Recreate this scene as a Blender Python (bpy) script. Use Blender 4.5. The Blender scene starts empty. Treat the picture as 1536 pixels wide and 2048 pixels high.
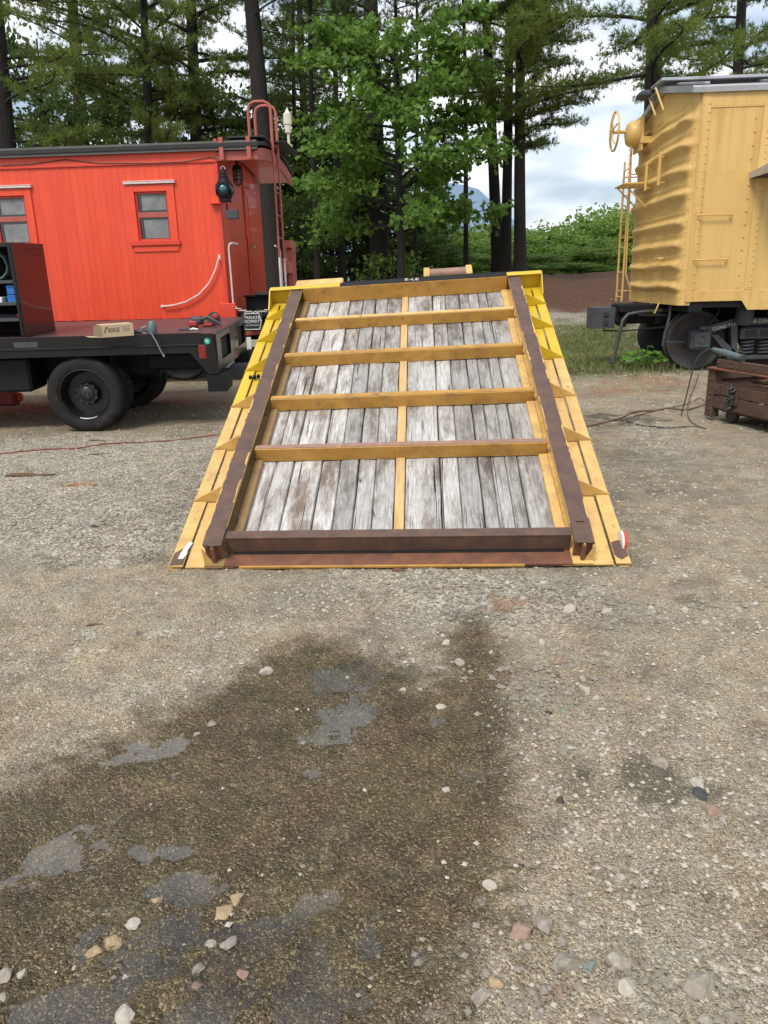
import bpy, bmesh, math, random
import numpy as np
from mathutils import Vector, Matrix, noise as mnoise
R = math.radians
random.seed(7); rng = np.random.default_rng(7)
sc = bpy.context.scene
COL = sc.collection

# ------------------------------------------------------------------ camera
F, CH, PITCH, ROLL, YAW = 1500., 1.55, R(17.0), R(1.5), R(3.0)      # pixels are those of a 1536 x 2048 picture
fw = Vector((-math.sin(YAW)*math.cos(PITCH), math.cos(YAW)*math.cos(PITCH), -math.sin(PITCH)))
r0 = Vector((math.cos(YAW), math.sin(YAW), 0)); u0 = r0.cross(fw)
rt = r0*math.cos(ROLL) - u0*math.sin(ROLL); up = r0*math.sin(ROLL) + u0*math.cos(ROLL)
CAM = Vector((0, 0, CH))
cd = bpy.data.cameras.new('camera'); cam = bpy.data.objects.new('camera', cd); COL.objects.link(cam)
cd.sensor_fit = 'VERTICAL'; cd.sensor_height = 36; cd.lens = F/2048*36; cd.clip_end = 30000; cd.clip_start = .05
M = Matrix((rt, up, -fw)).transposed().to_4x4(); M.translation = CAM; cam.matrix_world = M
sc.camera = cam
sc.render.resolution_x, sc.render.resolution_y = 768, 1024
# ------------------------------------------------------------------ sky, sun, exposure
SUN_EL, SUN_AZ = R(52), R(205)          # azimuth clockwise from +Y: behind the camera, a little to its left
w = bpy.data.worlds.new('World'); sc.world = w; w.use_nodes = True
nt = w.node_tree; N = nt.nodes; L = nt.links; N.clear()
out = N.new('ShaderNodeOutputWorld'); bg = N.new('ShaderNodeBackground'); bg.inputs[1].default_value = .085
sky = N.new('ShaderNodeTexSky'); sky.sky_type = 'NISHITA'; sky.sun_disc = False
sky.sun_elevation = SUN_EL; sky.sun_rotation = SUN_AZ; sky.air_density = 1.1; sky.dust_density = 1.6; sky.ozone_density = 1.4
tc = N.new('ShaderNodeTexCoord'); mp = N.new('ShaderNodeMapping'); mp.inputs['Scale'].default_value = (1, 1, 3.2)
n1 = N.new('ShaderNodeTexNoise'); n1.inputs['Scale'].default_value = 2.6; n1.inputs['Detail'].default_value = 7; n1.inputs['Roughness'].default_value = .55
cr = N.new('ShaderNodeValToRGB'); cr.color_ramp.elements[0].position = .30; cr.color_ramp.elements[1].position = .52
n2 = N.new('ShaderNodeTexNoise'); n2.inputs['Scale'].default_value = 5; n2.inputs['Detail'].default_value = 5
cr2 = N.new('ShaderNodeValToRGB'); cr2.color_ramp.elements[0].color = (6.6, 7.8, 9.6, 1); cr2.color_ramp.elements[1].color = (13.5, 13.6, 13.8, 1)
cr2.color_ramp.elements[0].position = .35; cr2.color_ramp.elements[1].position = .65
mx = N.new('ShaderNodeMixRGB')
L.new(tc.outputs['Generated'], mp.inputs[0]); L.new(mp.outputs[0], n1.inputs[0]); L.new(mp.outputs[0], n2.inputs[0])
L.new(n1.outputs[0], cr.inputs[0]); L.new(n2.outputs[0], cr2.inputs[0])
L.new(cr.outputs[0], mx.inputs[0]); L.new(sky.outputs[0], mx.inputs[1]); L.new(cr2.outputs[0], mx.inputs[2])
L.new(mx.outputs[0], bg.inputs[0]); L.new(bg.outputs[0], out.inputs[0])
sd = bpy.data.lights.new('sun', 'SUN'); sd.energy = 2.3; sd.angle = R(18); sd.color = (1, .93, .82)
so = bpy.data.objects.new('sun', sd); COL.objects.link(so)
sdir = Vector((math.sin(SUN_AZ)*math.cos(SUN_EL), math.cos(SUN_AZ)*math.cos(SUN_EL), math.sin(SUN_EL)))
so.rotation_euler = sdir.to_track_quat('Z', 'Y').to_euler()
sc.view_settings.view_transform = 'Standard'; sc.view_settings.look = 'None'; sc.view_settings.gamma = 1
sc.view_settings.exposure = 0.36
sc.render.engine = 'CYCLES'; sc.cycles.max_bounces = 4; sc.cycles.diffuse_bounces = 2; sc.cycles.glossy_bounces = 2; sc.cycles.transmission_bounces = 2; sc.cycles.transparent_max_bounces = 8

# ------------------------------------------------------------------ pixel -> place
def ray(x, y): return fw + rt*((x-768)/F) - up*((y-1024)/F)
def atz(x, y, z=0.): d = ray(x, y); return CAM + d*((z-CH)/d.z)
def aty(x, y, Y): d = ray(x, y); return CAM + d*(Y/d.y)
def atx(x, y, X): d = ray(x, y); return CAM + d*(X/d.x)

# ------------------------------------------------------------------ materials
MATS = {}
def mat(name, c1, c2=None, rough=.6, metal=0., scale=8., stretch=(1, 1, 1), bump=.0, bscale=60., chip=None, chipamt=.0,
        chipscale=14., dirt=None, dirtamt=0., dirtscale=2.5, spec=.5, rnd=0., coat=0., streak=None):
    """painted / worn surface: two tone noise, flakes of a second colour with a ragged edge, large soft dirt"""
    m = bpy.data.materials.new(name); m.use_nodes = True; t = m.node_tree; n = t.nodes; l = t.links
    b = n['Principled BSDF']; b.inputs['Roughness'].default_value = rough; b.inputs['Metallic'].default_value = metal
    b.inputs['Specular IOR Level'].default_value = spec; b.inputs['Coat Weight'].default_value = coat
    tcn = n.new('ShaderNodeTexCoord'); mpn = n.new('ShaderNodeMapping'); mpn.inputs['Scale'].default_value = stretch
    oi = n.new('ShaderNodeObjectInfo'); ad = n.new('ShaderNodeVectorMath'); ad.operation = 'MULTIPLY_ADD'
    ad.inputs[1].default_value = (17, 17, 17)
    l.new(oi.outputs['Random'], ad.inputs[0]); l.new(tcn.outputs['Object'], ad.inputs[2])
    l.new(ad.outputs[0], mpn.inputs[0]); vec = mpn.outputs[0]
    def noise(s, d=6, r=.6):
        q = n.new('ShaderNodeTexNoise'); q.inputs['Scale'].default_value = s; q.inputs['Detail'].default_value = d
        q.inputs['Roughness'].default_value = r; l.new(vec, q.inputs[0]); return q.outputs[0]
    def ramp(src, a, bb):
        q = n.new('ShaderNodeMapRange'); q.inputs[1].default_value = a; q.inputs[2].default_value = bb; l.new(src, q.inputs[0]); return q.outputs[0]
    def mix(f, a, bb):
        q = n.new('ShaderNodeMixRGB')
        for i, s in ((0, f), (1, a), (2, bb)):
            if isinstance(s, (tuple, list)): q.inputs[i].default_value = (*s, 1)
            elif isinstance(s, float): q.inputs[i].default_value = s
            else: l.new(s, q.inputs[i])
        return q.outputs[0]
    c = mix(ramp(noise(scale), .3, .7), c1, c2 or tuple(x*.8 for x in c1))
    if rnd:
        hs = n.new('ShaderNodeHueSaturation'); l.new(c, hs.inputs['Color'])
        mr = n.new('ShaderNodeMapRange'); mr.inputs[3].default_value = 1-rnd; mr.inputs[4].default_value = 1+rnd
        l.new(oi.outputs['Random'], mr.inputs[0]); l.new(mr.outputs[0], hs.inputs['Value']); c = hs.outputs[0]
    if dirt:
        f = ramp(noise(dirtscale, 8, .7), .62-dirtamt*.3, .72); mm = n.new('ShaderNodeMath'); mm.operation = 'MULTIPLY'; mm.inputs[1].default_value = min(1, .4+dirtamt*.5)
        l.new(f, mm.inputs[0]); c = mix(mm.outputs[0], c, dirt)
    if streak:
        q = n.new('ShaderNodeMapping'); q.inputs['Scale'].default_value = (9, 9, .35); l.new(ad.outputs[0], q.inputs[0])
        k = n.new('ShaderNodeTexNoise'); k.inputs['Scale'].default_value = 1.6; k.inputs['Detail'].default_value = 6; l.new(q.outputs[0], k.inputs[0])
        mm = n.new('ShaderNodeMath'); mm.operation = 'MULTIPLY'; mm.inputs[1].default_value = .55; l.new(ramp(k.outputs[0], .48, .75), mm.inputs[0]); c = mix(mm.outputs[0], c, streak)
    if chip:
        f = ramp(noise(chipscale, 9, .68), .70-chipamt*.25, .715-chipamt*.25); c = mix(f, c, chip)
    l.new(c, b.inputs['Base Color'])
    if bump:
        bp = n.new('ShaderNodeBump'); bp.inputs['Strength'].default_value = bump; bp.inputs['Distance'].default_value = .05 if name[:4] == 'bark' and bscale < 10 else .004 if bscale > 10 else .006
        l.new(noise(bscale, 5), bp.inputs['Height']); l.new(bp.outputs[0], b.inputs['Normal'])
    MATS[name] = m; return m

mat('yellow_ramp', (.68, .42, .125), (.75, .49, .18), .55, scale=5, bump=.35, bscale=40, chip=(.13, .075, .05), chipamt=.24, chipscale=20, dirt=(.34, .21, .085), dirtamt=.8, dirtscale=6)
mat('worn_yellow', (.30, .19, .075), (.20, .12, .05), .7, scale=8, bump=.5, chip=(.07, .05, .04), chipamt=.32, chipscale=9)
mat('yellow_fresh', (.62, .44, .022), (.55, .37, .02), .42, scale=4, bump=.2, bscale=40, chip=(.16, .12, .06), chipamt=.06, chipscale=30)
mat('ochre_cross', (.42, .215, .038), (.50, .27, .055), .5, scale=5, bump=.3, bscale=30, chip=(.09, .05, .035), chipamt=.15, chipscale=14, dirt=(.16, .085, .035), dirtamt=.5, dirtscale=7)
mat('old_pink', (.34, .19, .15), (.22, .13, .09), .65, scale=12, bump=.3, chip=(.5, .32, .12), chipamt=.25, chipscale=20)
mat('brown_primer', (.075, .043, .032), (.125, .070, .052), .55, scale=10, bump=.5, bscale=70, chip=(.42, .29, .16), chipamt=.045, chipscale=22, dirt=(.16, .075, .035), dirtamt=.4, dirtscale=5)
mat('rust_plate', (.10, .045, .03), (.22, .085, .045), .75, scale=9, bump=.6, bscale=60, chip=(.38, .19, .06), chipamt=.17, chipscale=9)
mat('rust', (.058, .034, .025), (.105, .054, .035), .8, scale=7, bump=.7, bscale=50, chip=(.055, .035, .03), chipamt=.25, chipscale=12, dirt=(.07, .04, .03), dirtamt=.5)
mat('lumber', (.60, .41, .19), (.50, .32, .13), .7, scale=5, stretch=(14, 1, 1), bump=.2, bscale=20, dirt=(.25, .15, .06), dirtamt=.3)
mat('black_steel', (.007, .0075, .009), (.010, .010, .011), .6, spec=.25, scale=6, bump=.15, dirt=(.02, .019, .018), dirtamt=.1)
mat('truck_black', (.006, .006, .007), (.008, .008, .009), .25, spec=.35, scale=3, dirt=(.025, .024, .023), dirtamt=.1, dirtscale=2, coat=.3)
mat('deck_steel', (.10, .062, .062), (.075, .055, .055), .42, scale=6, stretch=(1, 4, 1), bump=.3, bscale=40, metal=.2)
mat('rubber', (.015, .015, .016), (.020, .019, .019), .85, spec=.25, scale=10, bump=.2, dirt=(.07, .062, .05), dirtamt=.35, dirtscale=5)
mat('rim_black', (.007, .007, .008), (.012, .012, .012), .35, scale=9, chip=(.35, .35, .35), chipamt=-.05)
mat('caboose_red', (.76, .076, .026), (.71, .065, .023), .42, scale=3, bump=.25, bscale=25, dirt=(.60, .055, .026), dirtamt=.3, dirtscale=3, rnd=.05, chip=(.5, .04, .025), chipamt=-.02, streak=(.56, .05, .026))
mat('caboose_trim', (.66, .056, .026), (.58, .046, .023), .4, scale=5, bump=.25, bscale=40)
mat('caboose_dark_red', (.66, .062, .030), (.58, .052, .027), .30, scale=3, bump=.2, bscale=20, coat=.2)
mat('faded_red', (.42, .10, .075), (.34, .075, .055), .5, scale=7, bump=.3, bscale=60, chip=(.55, .42, .38), chipamt=.05, chipscale=22)
mat('peeling_white', (.70, .68, .66), (.55, .5, .48), .55, scale=10, chip=(.35, .09, .07), chipamt=.16, chipscale=16)
mat('pink_white', (.58, .44, .42), (.7, .6, .58), .5, scale=18, chip=(.4, .12, .09), chipamt=.1, chipscale=25)
mat('roof_grey', (.075, .072, .068), (.10, .096, .09), .6, scale=4, bump=.2, dirt=(.05, .045, .04), dirtamt=.3)
mat('roof_tar', (.015, .015, .016), (.024, .024, .024), .7, scale=6, bump=.4)
mat('galv', (.50, .51, .53), (.40, .41, .43), .42, metal=.55, scale=6, bump=.3, dirt=(.2, .19, .18), dirtamt=.5)
mat('box_yellow', (.60, .395, .125), (.65, .435, .15), .42, scale=1.2, bump=.12, bscale=12, dirt=(.50, .28, .06), dirtamt=.35, dirtscale=1.6, chip=(.30, .16, .05), chipamt=-.05, chipscale=9, streak=(.42, .23, .055))
mat('cast_grey', (.036, .040, .048), (.055, .060, .068), .62, scale=5, bump=.4, bscale=45, dirt=(.075, .07, .065), dirtamt=.3)
mat('wheel_iron', (.032, .031, .032), (.055, .052, .05), .6, scale=5, bump=.4, bscale=30, metal=.2, dirt=(.09, .06, .045), dirtamt=.3)
mat('rail_steel', (.07, .05, .04), (.12, .08, .06), .6, scale=8, bump=.4)
mat('tie_wood', (.06, .045, .035), (.10, .08, .06), .85, scale=4, stretch=(1, 6, 1), bump=.6)
mat('cream_pvc', (.66, .63, .50), (.60, .57, .45), .4, scale=8)
mat('glass_dark', (.012, .014, .016), (.02, .022, .024), .06, spec=.8)
mat('curtain', (.25, .27, .27), (.14, .15, .155), .8, scale=6, bump=.5, bscale=14)
mat('red_lens', (.30, .008, .012), (.22, .005, .01), .15, spec=.7)
mat('orange_lens', (.65, .07, .02), (.5, .05, .015), .2)
mat('teal_lens', (.02, .09, .11), (.03, .13, .15), .08, spec=.8)
mat('green_sticker', (.02, .30, .20), (.03, .42, .30), .3)
mat('white_paint', (.74, .74, .72), (.66, .66, .64), .5, scale=12)
mat('chain_white', (.72, .68, .56), (.6, .56, .46), .45)
mat('sign_black', (.018, .022, .026), (.025, .03, .034), .4)
mat('cardboard', (.52, .39, .25), (.47, .35, .22), .8, scale=5, bump=.15, bscale=30)
mat('cardboard_ink', (.06, .05, .045), (.08, .07, .06), .8)
mat('tool_green', (.075, .11, .115), (.10, .14, .14), .5, scale=10)
mat('tool_red', (.36, .04, .035), (.28, .03, .03), .45, scale=10)
mat('tool_dark', (.025, .025, .026), (.05, .05, .05), .5)
mat('cord_grey', (.22, .23, .22), (.28, .29, .28), .6)
mat('cord_red', (.26, .05, .04), (.16, .04, .035), .6, scale=6, dirt=(.30, .24, .18), dirtamt=.5, dirtscale=3)
mat('cord_brown', (.10, .055, .04), (.16, .09, .065), .7, scale=8)
mat('blue_box', (.012, .10, .42), (.02, .16, .50), .35, scale=20)
mat('steel_bright', (.55, .56, .57), (.42, .43, .44), .3, metal=.8, scale=8)
mat('bark', (.026, .021, .018), (.012, .010, .009), .95, scale=5, stretch=(5, 5, .7), bump=1., bscale=5)
mat('bark_grey', (.115, .105, .095), (.06, .055, .05), .95, scale=5, stretch=(4, 4, .9), bump=.8, bscale=7)
mat('stone_pale', (.46, .42, .355), (.32, .29, .245), .85, scale=2.6, bump=.7, bscale=4, chip=(.20, .19, .18), chipamt=.20, chipscale=6, rnd=.15)
mat('stone_grey', (.36, .32, .265), (.22, .197, .162), .85, scale=2.6, bump=.7, bscale=4, chip=(.45, .44, .42), chipamt=.20, chipscale=6, rnd=.15)
mat('stone_pink', (.36, .23, .17), (.26, .175, .135), .85, scale=2.6, bump=.7, bscale=4, chip=(.16, .12, .10), chipamt=.20, chipscale=6, rnd=.1)
mat('stone_ochre', (.34, .24, .12), (.42, .32, .19), .6, scale=2.6, bump=.7, bscale=4, chip=(.14, .09, .05), chipamt=.20, chipscale=6, rnd=.1)
mat('stone_dark', (.035, .035, .037), (.07, .07, .07), .8, scale=2.6, bump=.7, bscale=4)
mat('stone_green', (.24, .27, .24), (.17, .20, .18), .85, scale=2.6, bump=.7, bscale=4, rnd=.1)
mat('grit_pale', (.50, .46, .39), (.36, .325, .265), .9, scale=60)
mat('grit_grey', (.30, .27, .22), (.17, .15, .12), .9, scale=60)
mat('bark_litter', (.16, .09, .05), (.09, .05, .03), .9, scale=20, stretch=(1, 6, 1), bump=.8)
mat('orange_needles', (.38, .17, .08), (.24, .11, .055), .85, scale=12, rnd=.1)
mat('mountain_blue', (.16, .23, .34), (.18, .26, .37), 1., scale=.002)  # blue of the distant air, put into the ridge's own colour

def wood_mat():
    m = bpy.data.materials.new('weathered_plank'); m.use_nodes = True; t = m.node_tree; n = t.nodes; l = t.links
    b = n['Principled BSDF']; b.inputs['Roughness'].default_value = .85; b.inputs['Specular IOR Level'].default_value = .25
    tcn = n.new('ShaderNodeTexCoord'); oi = n.new('ShaderNodeObjectInfo'); ad = n.new('ShaderNodeVectorMath'); ad.operation = 'MULTIPLY_ADD'
    ad.inputs[1].default_value = (31, 31, 31); l.new(oi.outputs['Random'], ad.inputs[0]); l.new(tcn.outputs['Object'], ad.inputs[2])
    def tex(stretch, s, d=8, r=.65, dist=0.):
        q = n.new('ShaderNodeMapping'); q.inputs['Scale'].default_value = stretch; l.new(ad.outputs[0], q.inputs[0])
        k = n.new('ShaderNodeTexNoise'); k.inputs['Scale'].default_value = s; k.inputs['Detail'].default_value = d
        k.inputs['Roughness'].default_value = r; k.inputs['Distortion'].default_value = dist; l.new(q.outputs[0], k.inputs[0]); return k.outputs[0]
    def rampc(src, stops):
        q = n.new('ShaderNodeValToRGB'); e = q.color_ramp.elements
        while len(e) < len(stops): e.new(.5)
        for i, (p, c) in enumerate(stops): e[i].position = p; e[i].color = (*c, 1)
        l.new(src, q.inputs[0]); return q.outputs[0]
    def mixr(f, a, bb, mode='MIX'):
        q = n.new('ShaderNodeMixRGB'); q.blend_type = mode
        for i, s in ((0, f), (1, a), (2, bb)):
            if isinstance(s, tuple): q.inputs[i].default_value = (*s, 1)
            elif isinstance(s, float): q.inputs[i].default_value = s
            else: l.new(s, q.inputs[i])
        return q.outputs[0]
    grain = tex((16, 1.1, 1.1), 5, 9, .68, .4)
    fine = tex((60, 2.5, 2.5), 4, 6, .6)
    saw = tex((2, 60, 60), 2.2, 3, .5)
    blot = tex((2.6, .7, .7), 2.0, 9, .75)
    knot = tex((3.4, 1.5, 1.5), 2.2, 4, .6, 1.2)
    c = rampc(grain, [(.22, (.24, .21, .185)), (.38, (.50, .475, .445)), (.55, (.68, .66, .635)), (.75, (.82, .81, .79))])
    c = mixr(.55, c, rampc(fine, [(.3, (.25, .24, .23)), (.65, (1, 1, 1))]), 'MULTIPLY')
    c = mixr(.16, c, rampc(saw, [(.35, (.5, .48, .46)), (.6, (1, 1, 1))]), 'MULTIPLY')
    fb = n.new('ShaderNodeMapRange'); fb.inputs[1].default_value = .45; fb.inputs[2].default_value = .63; l.new(blot, fb.inputs[0])
    c = mixr(fb.outputs[0], c, mixr(.85, c, (.12, .078, .05)))
    fk = n.new('ShaderNodeMapRange'); fk.inputs[1].default_value = .67; fk.inputs[2].default_value = .76; l.new(knot, fk.inputs[0])
    c = mixr(fk.outputs[0], c, (.035, .028, .025))
    crk = tex((26, .45, .45), 2.2, 3, .5, .8)
    fc = n.new('ShaderNodeMapRange'); fc.inputs[1].default_value = .655; fc.inputs[2].default_value = .69; l.new(crk, fc.inputs[0])
    c = mixr(fc.outputs[0], c, (.03, .025, .022))
    hs = n.new('ShaderNodeHueSaturation'); mr = n.new('ShaderNodeMapRange'); mr.inputs[3].default_value = .62; mr.inputs[4].default_value = 1.1
    l.new(oi.outputs['Random'], mr.inputs[0]); l.new(mr.outputs[0], hs.inputs['Value']); l.new(c, hs.inputs['Color']); l.new(hs.outputs[0], b.inputs['Base Color'])
    bp = n.new('ShaderNodeBump'); bp.inputs['Strength'].default_value = .8; bp.inputs['Distance'].default_value = .006
    l.new(grain, bp.inputs['Height']); l.new(bp.outputs[0], b.inputs['Normal'])
    MATS['plank'] = m
wood_mat()

def leaf_mat(name, c1, c2, trans=.35, rough=.55, big=.35):
    m = bpy.data.materials.new(name); m.use_nodes = True; t = m.node_tree; n = t.nodes; l = t.links
    b = n['Principled BSDF']; b.inputs['Roughness'].default_value = rough; b.inputs['Specular IOR Level'].default_value = .35
    g = n.new('ShaderNodeNewGeometry'); tcn = n.new('ShaderNodeTexCoord'); k = n.new('ShaderNodeTexNoise'); k.inputs['Scale'].default_value = .8
    k.inputs['Detail'].default_value = 3; l.new(tcn.outputs['Object'], k.inputs[0])
    m1 = n.new('ShaderNodeMath'); m1.operation = 'MULTIPLY_ADD'; m1.inputs[1].default_value = .6; l.new(g.outputs['Random Per Island'], m1.inputs[0])
    m2 = n.new('ShaderNodeMapRange'); m2.inputs[1].default_value = .3; m2.inputs[2].default_value = .7; m2.inputs[4].default_value = .4; l.new(k.outputs[0], m2.inputs[0])
    l.new(m2.outputs[0], m1.inputs[2])
    mxx = n.new('ShaderNodeMixRGB'); mxx.inputs[1].default_value = (*c1, 1); mxx.inputs[2].default_value = (*c2, 1); l.new(m1.outputs[0], mxx.inputs[0])
    l.new(mxx.outputs[0], b.inputs['Base Color'])
    tr = n.new('ShaderNodeBsdfTranslucent'); hs = n.new('ShaderNodeHueSaturation'); hs.inputs['Value'].default_value = 1.3; hs.inputs['Hue'].default_value = .49
    l.new(mxx.outputs[0], hs.inputs['Color']); l.new(hs.outputs[0], tr.inputs[0])
    ms = n.new('ShaderNodeMixShader'); ms.inputs[0].default_value = trans; l.new(b.outputs[0], ms.inputs[1]); l.new(tr.outputs[0], ms.inputs[2])
    l.new(ms.outputs[0], n['Material Output'].inputs[0]); MATS[name] = m
leaf_mat('needles', (.075, .13, .026), (.215, .28, .06), .45)
leaf_mat('needles_dark', (.045, .08, .02), (.125, .165, .042), .42)
leaf_mat('oak_leaf', (.062, .138, .022), (.175, .30, .05), .45, .5)
leaf_mat('bush_leaf', (.10, .19, .035), (.24, .36, .075), .45, .5)
leaf_mat('shade_leaf', (.05, .10, .02), (.12, .19, .04), .42, .5)
leaf_mat('bright_leaf', (.08, .20, .03), (.14, .30, .05), .4, .5)
leaf_mat('grass_blade', (.10, .145, .04), (.27, .27, .11), .35, .6)

def ground_mat():
    m = bpy.data.materials.new('ground'); m.use_nodes = True; t = m.node_tree; n = t.nodes; l = t.links
    b = n['Principled BSDF']; b.inputs['Specular IOR Level'].default_value = .3
    tcn = n.new('ShaderNodeTexCoord'); P = tcn.outputs['Object']
    at = n.new('ShaderNodeVertexColor'); at.layer_name = 'zones'; sp = n.new('ShaderNodeSeparateColor'); l.new(at.outputs[0], sp.inputs[0])
    wet, mulch, rocky = sp.outputs[0], sp.outputs[1], sp.outputs[2]
    at2 = n.new('ShaderNodeVertexColor'); at2.layer_name = 'zones2'; sp2 = n.new('ShaderNodeSeparateColor'); l.new(at2.outputs[0], sp2.inputs[0])
    needle, dark, turf = sp2.outputs[0], sp2.outputs[1], sp2.outputs[2]
    def noise(s, d=6, r=.6, dist=0.):
        q = n.new('ShaderNodeTexNoise'); q.inputs['Scale'].default_value = s; q.inputs['Detail'].default_value = d; q.inputs['Roughness'].default_value = r
        q.inputs['Distortion'].default_value = dist; l.new(P, q.inputs[0]); return q.outputs[0]
    def vor(s):
        q = n.new('ShaderNodeTexVoronoi'); q.inputs['Scale'].default_value = s; l.new(P, q.inputs[0]); return q
    def rampc(src, stops):
        q = n.new('ShaderNodeValToRGB'); e = q.color_ramp.elements
        while len(e) < len(stops): e.new(.5)
        for i, (p, c) in enumerate(stops): e[i].position = p; e[i].color = (*c, 1)
        l.new(src, q.inputs[0]); return q.outputs[0]
    def rng_(src, a, c, lo=0., hi=1.):
        q = n.new('ShaderNodeMapRange'); q.inputs[1].default_value = a; q.inputs[2].default_value = c; q.inputs[3].default_value = lo; q.inputs[4].default_value = hi
        l.new(src, q.inputs[0]); return q.outputs[0]
    def mix(f, a, c, mode='MIX'):
        q = n.new('ShaderNodeMixRGB'); q.blend_type = mode
        for i, s in ((0, f), (1, a), (2, c)):
            if isinstance(s, tuple): q.inputs[i].default_value = (*s, 1)
            elif isinstance(s, float): q.inputs[i].default_value = s
            else: l.new(s, q.inputs[i])
        return q.outputs[0]
    def mul(a, c):
        q = n.new('ShaderNodeMath'); q.operation = 'MULTIPLY'
        for i, s in ((0, a), (1, c)):
            if isinstance(s, float): q.inputs[i].default_value = s
            else: l.new(s, q.inputs[i])
        return q.outputs[0]
    va = vor(190); vb = vor(75); vc = vor(420)
    def cellval(v):
        s = n.new('ShaderNodeSeparateColor'); l.new(v.outputs['Color'], s.inputs[0]); return s.outputs[0]
    grains = rampc(cellval(va), [(0, (.07, .055, .04)), (.22, (.20, .165, .118)), (.55, (.36, .31, .235)), (.85, (.54, .48, .37)), (1, (.80, .76, .66))])
    finer = rampc(cellval(vc), [(0, (.11, .088, .064)), (.5, (.33, .285, .215)), (1, (.58, .52, .41))])
    c = mix(.5, grains, finer)
    big = rampc(cellval(vb), [(0, (.11, .10, .085)), (.35, (.30, .275, .235)), (.7, (.50, .47, .41)), (1, (.75, .72, .66))])
    fr = rng_(noise(5.5, 5, .65), .50, .66)
    fr2 = n.new('ShaderNodeMath'); fr2.operation = 'MAXIMUM'; l.new(mul(fr, .6), fr2.inputs[0]); l.new(mul(rocky, .85), fr2.inputs[1])
    c = mix(fr2.outputs[0], c, big)
    c = mix(1., c, rampc(noise(.9, 7, .7), [(.3, (.60, .585, .56)), (.5, (1, 1, 1)), (.72, (1.16, 1.15, 1.12))]), 'MULTIPLY')
    c = mix(1., c, rampc(noise(7, 6, .7), [(.28, (.62, .61, .59)), (.52, (1.02, 1.02, 1.02)), (.75, (1.15, 1.14, 1.12))]), 'MULTIPLY')
    tint = rampc(noise(2.3, 5, .6, .5), [(.3, (1.04, .98, .90)), (.5, (1, 1, 1)), (.7, (.95, .99, 1.02))])
    c = mix(.8, c, tint, 'MULTIPLY')
    c = mix(1., c, (.945, .92, .85), 'MULTIPLY')
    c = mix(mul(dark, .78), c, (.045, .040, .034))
    c = mix(mul(needle, rng_(noise(38, 5, .7), .40, .58)), c, mix(cellval(va), (.22, .10, .05), (.40, .20, .10)))
    mc = rampc(noise(14, 8, .75), [(.3, (.05, .026, .017)), (.55, (.13, .068, .042)), (.75, (.23, .135, .09))])
    c = mix(mulch, c, mc)
    tfc = rampc(noise(16, 7, .7), [(.3, (.05, .07, .025)), (.5, (.10, .125, .045)), (.75, (.22, .20, .11))])
    c = mix(mul(turf, rng_(noise(4, 5, .7), .30, .55)), c, tfc)
    wetc = mix(1., c, mix(noise(3.1, 4, .6), (.17, .142, .088), (.46, .40, .285)), 'MULTIPLY')
    wet_mottle = mix(rng_(noise(3.4, 5, .65), .46, .62), wetc, mix(.4, wetc, (.075, .07, .022)))
    wet_mottle = mix(1., wet_mottle, rampc(noise(11, 7, .75), [(.3, (.55, .54, .52)), (.55, (1.05, 1.05, 1.05)), (.8, (1.3, 1.28, 1.22))]), 'MULTIPLY')
    wet_mottle = mix(mul(rng_(cellval(va), .80, .95), .55), wet_mottle, mix(1., c, (.80, .72, .55), 'MULTIPLY'))  # brighter grains paint the sparkle of the wet ground into its colour
    c = mix(wet, c, wet_mottle)
    l.new(c, b.inputs['Base Color'])
    l.new(rng_(wet, 0, 1, .92, .34), b.inputs['Roughness']); l.new(rng_(wet, 0, 1, .3, .45), b.inputs['Specular IOR Level'])
    h = n.new('ShaderNodeMath'); h.operation = 'ADD'; l.new(mul(va.outputs['Distance'], -1.), h.inputs[0]); l.new(mul(vb.outputs['Distance'], -1.6), h.inputs[1])
    h2 = n.new('ShaderNodeMath'); h2.operation = 'ADD'; l.new(h.outputs[0], h2.inputs[0]); l.new(mul(noise(24, 6, .7), 1.5), h2.inputs[1])
    bp = n.new('ShaderNodeBump'); bp.inputs['Distance'].default_value = .010; bp.inputs['Strength'].default_value = .75
    l.new(h2.outputs[0], bp.inputs['Height']); l.new(bp.outputs[0], b.inputs['Normal'])
    MATS['ground'] = m
ground_mat()
def water_mat():
    m = bpy.data.materials.new('puddle_water'); m.use_nodes = True; t = m.node_tree; n = t.nodes; l = t.links
    n.remove(n['Principled BSDF'])
    gl = n.new('ShaderNodeBsdfGlossy'); gl.inputs['Roughness'].default_value = .06
    tr = n.new('ShaderNodeBsdfTransparent'); tr.inputs[0].default_value = (.97, .96, .93, 1)
    fr = n.new('ShaderNodeFresnel'); ge = n.new('ShaderNodeNewGeometry'); mr = n.new('ShaderNodeMapRange')
    mr.inputs[3].default_value = 1.9; mr.inputs[4].default_value = 1/1.9      # the same sheet of water from above and from below
    l.new(ge.outputs['Backfacing'], mr.inputs[0]); l.new(mr.outputs[0], fr.inputs[0])
    k = n.new('ShaderNodeTexNoise'); k.inputs['Scale'].default_value = 9; k.inputs['Detail'].default_value = 3
    tcn = n.new('ShaderNodeTexCoord'); l.new(tcn.outputs['Object'], k.inputs[0])
    bp = n.new('ShaderNodeBump'); bp.inputs['Strength'].default_value = .05; bp.inputs['Distance'].default_value = .01; l.new(k.outputs[0], bp.inputs['Height'])
    l.new(bp.outputs[0], gl.inputs['Normal']); l.new(bp.outputs[0], fr.inputs['Normal'])
    ms = n.new('ShaderNodeMixShader'); l.new(fr.outputs[0], ms.inputs[0]); l.new(tr.outputs[0], ms.inputs[1]); l.new(gl.outputs[0], ms.inputs[2])
    l.new(ms.outputs[0], n['Material Output'].inputs[0]); MATS['water'] = m
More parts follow.
